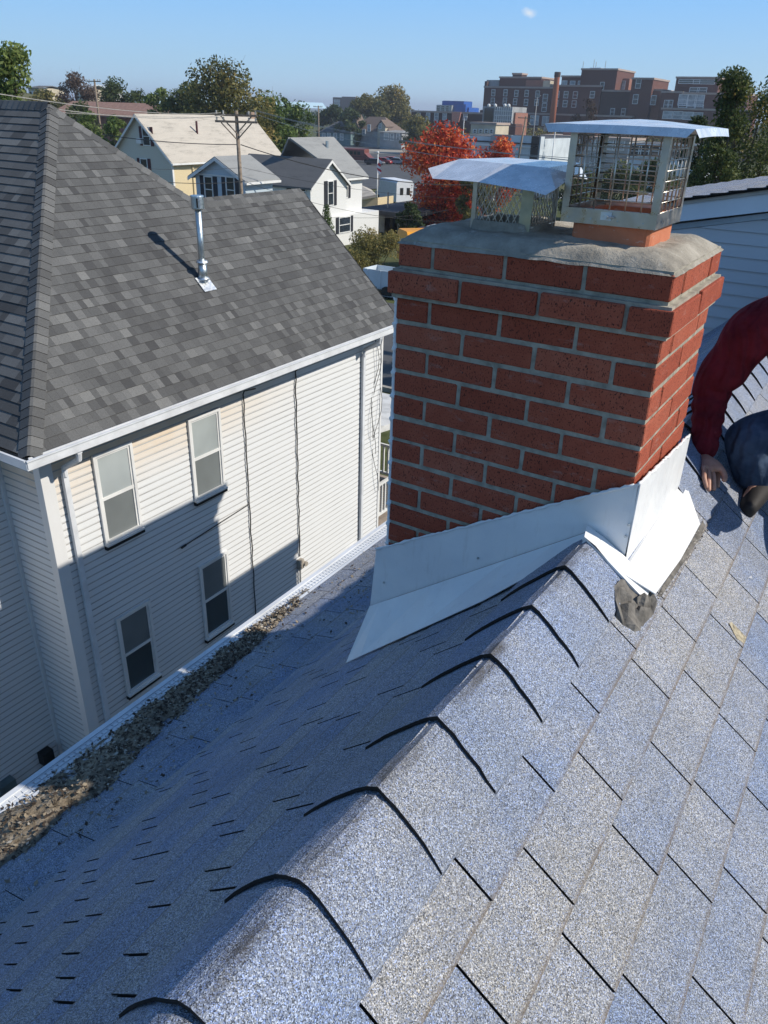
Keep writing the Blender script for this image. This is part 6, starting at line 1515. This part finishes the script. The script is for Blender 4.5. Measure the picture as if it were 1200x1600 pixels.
TR_('rounded olive tree behind the left end of the tan roof', 290, 126, 112, 100, 9000, .24, G2, 20, .1, 'round', 34, 1, tint=(.6, .2))
TR_('pale green tree at the left end of the tree line', 247, 132, 118, 46, 4500, .22, G1, 21, .1, 'round', 20, 1, tint=(.65, .2))
TR_('mixed green tree behind the right end of the tan roof', 422, 150, 110, 90, 8500, .22, G1, 22, .08, 'round', 34, 1, tint=(.5, .2))
TR_('dense green tree tapering above the white house roof', 465, 166, 118, 74, 7000, .22, G1, 23, .06, 'round', 30, 0, tint=(.45, .2))
TR_('small tufted tree poking above the tree line right of the sparse-topped tree', 444, 148, 125, 20, 1200, .22, G2, 24, .4, 'round', 9, 1)
TR_('dark tree at the left hillside, behind the slender pole', 176, 126, 150, 64, 6000, .24, G2, 25, .1, 'round', 28, 3, tint=(.45, .2), hill_=True, group='trees on the left hillside')
TR_('olive dark tree between slender pole and the tan-roofed house', 212, 140, 150, 64, 5500, .25, G2, 26, .1, 'round', 26, 4, tint=(.55, .2), hill_=True, group='trees on the left hillside')
TR_('greenish hillside tree left of the bare brown one', 66, 142, 165, 60, 5000, .25, G3, 27, .1, 'round', 24, 1, tint=(.3, .2), hill_=True, group='trees on the left hillside')
TR_('low bushy tree right in front of the bare brown one', 130, 158, 120, 70, 6000, .20, G2, 28, .05, 'round', 26, 1, tint=(.6, .2), base=-9.6)
TR_('bright green bushy tree just right of the hip roof peak', 138, 172, 90, 50, 5000, .16, G1, 29, .05, 'round', 22, 0, tint=(.55, .2), base=-9.9)
TR_('green bushy tree in front of the slender pole', 176, 178, 88, 50, 4500, .16, G1, 30, .05, 'round', 22, 0, tint=(.6, .2), base=-9.9)
TR_('wide golden olive tree on the horizon, tallest of the far trees', 612, 140, 330, 78, 9000, .55, G3, 31, .05, 'round', 36, 0, tint=(.5, .18), group='far trees behind the old houses')
TR_('rounded olive tree left of the golden horizon tree', 575, 150, 320, 60, 6000, .55, G3, 32, .05, 'round', 26, 0, tint=(.25, .15), group='far trees behind the old houses')
TR_('dark tree below the apartment tower', 520, 168, 300, 50, 4500, .55, G2, 33, .05, 'round', 22, 0, tint=(.35, .15), group='far trees behind the old houses')
TR_('yellowish tree behind the stone-fronted house', 655, 185, 250, 52, 4500, .42, G3, 34, .05, 'round', 22, 0, tint=(.45, .15))
TR_('dark tree behind the grey hipped house', 548, 172, 290, 44, 4000, .5, G2, 35, .05, 'round', 20, 0, tint=(.45, .15))
TR_('dark green tree seen through the wire cap, left', 905, 268, 95, 70, 6000, .18, G2, 36, .05, 'round', 24, 1, tint=(.6, .2))
TR_('greenish tree seen through the wire cap, middle', 968, 262, 90, 80, 7000, .18, G2, 37, .05, 'round', 26, 2, tint=(.7, .2))
TR_('bare twiggy tree behind the lid of the tall cap', 920, 152, 180, 40, 1200, .25, G5, 38, .3, 'round', 18, 8)
TR_('dark green tree seen through the wire cap, right', 1030, 250, 80, 90, 8000, .17, G2, 39, .05, 'round', 28, 1, tint=(.5, .2))
TR_('dark tree in the shade beneath the red maple', 640, 318, 72, 40, 3500, .16, G2, 40, .1, 'round', 18, 0, tint=(.25, .15))
P = G(585, 400, 52); shrub('big olive green bush in front of the white house, the right one', P, 3.3, 3.6, 9000, .075, G3, 41)
P = G(548, 408, 50); shrub('yellow-green bush in front of the white house, the left one', P, 2.6, 2.8, 6500, .075, G3, 42)
P = G(528, 398, 49); shrub('dark low bush partly behind the edge of the dark grey roof', P, 1.9, 2.2, 4000, .07, G2, 43)
P = G(575, 430, 47); shrub('low pale flowering shrub on the lawn edge', P, .7, 1.8, 2200, .05, leafmat('leaf_pale', [(0, (.12, .13, .08)), (.6, (.3, .3, .22)), (1, (.6, .58, .5))]), 44)
def topiary():
    b = at(513, 372, 55); g = gz(b.x, b.y); a = at(507, 318, 55); t = thing('hedge', 'clipped cone-shaped evergreen against the white house', 'hedge', (b.x, b.y, g)); part('trunk', MB().tube([(b.x, b.y, g), (b.x, b.y, g+1)], .08, 6), 'bark', t)
    H_ = a.z-g; blobs = [((b.x-.15*(k/12), b.y, g+H_*(.08+.86*k/12)), (.95*(1-k/14)+.1, .95*(1-k/14)+.1, H_*.06), (1-k/15)) for k in range(13)]; leaves('foliage', t, blobs, 9000, .055, G1, 45, tint=(.3, .1))
topiary()
# far wooded belt on the horizon
def belt():
    rg = random.Random(3); t = MB(); t.box(-1, 1, 0, 1, 0, 1)
    e = bpy.data.objects.new('wooded_belt', bpy.data.meshes.new('x')); 
    for k, (d, tnt, x0, x1) in enumerate(((560, .35, -100, 1300), (300, .4, 620, 1250))):
        root = bpy.data.objects.new('tmp', None); ORG['tmp'] = V((0, 0, 0)); blobs = []
        for i in range(120 if k == 0 else 70):
            x = lerp(x0, x1, i/(119 if k == 0 else 69)); p = at(x, 200, d*rg.uniform(.92, 1.12)); h = rg.uniform(6, 12) if k == 0 else rg.uniform(5, 9)
            blobs.append(((p.x, p.y, gz(p.x, p.y)+h*.5), (h*.9, h*.9, h*.55), 1))
        o = leaves('far_woods', root, blobs, 26000 if k == 0 else 14000, 1.0 if k == 0 else .6, G2 if k == 0 else G3, 50+k, tint=(tnt, .2)); o.parent = None; o['kind'] = 'stuff'
        bpy.data.objects.remove(root)
    bpy.data.objects.remove(e)
belt()

# ---- thin autumn haze (one even volume round everything)
hb = MB().box(-8200, 8200, -8200, 8200, -13.0, 45)
hm_ = bpy.data.materials.new('haze'); hm_.use_nodes = True; hn = hm_.node_tree.nodes; hn.remove(hn['Principled BSDF'])
pv = hn.new('ShaderNodeVolumePrincipled'); pv.inputs['Color'].default_value = (.80, .88, 1, 1); pv.inputs['Density'].default_value = .0003; pv.inputs['Anisotropy'].default_value = .2
hm_.node_tree.links.new(pv.outputs[0], hn['Material Output'].inputs['Volume'])
struct('haze', hb, hm_, kind='stuff')
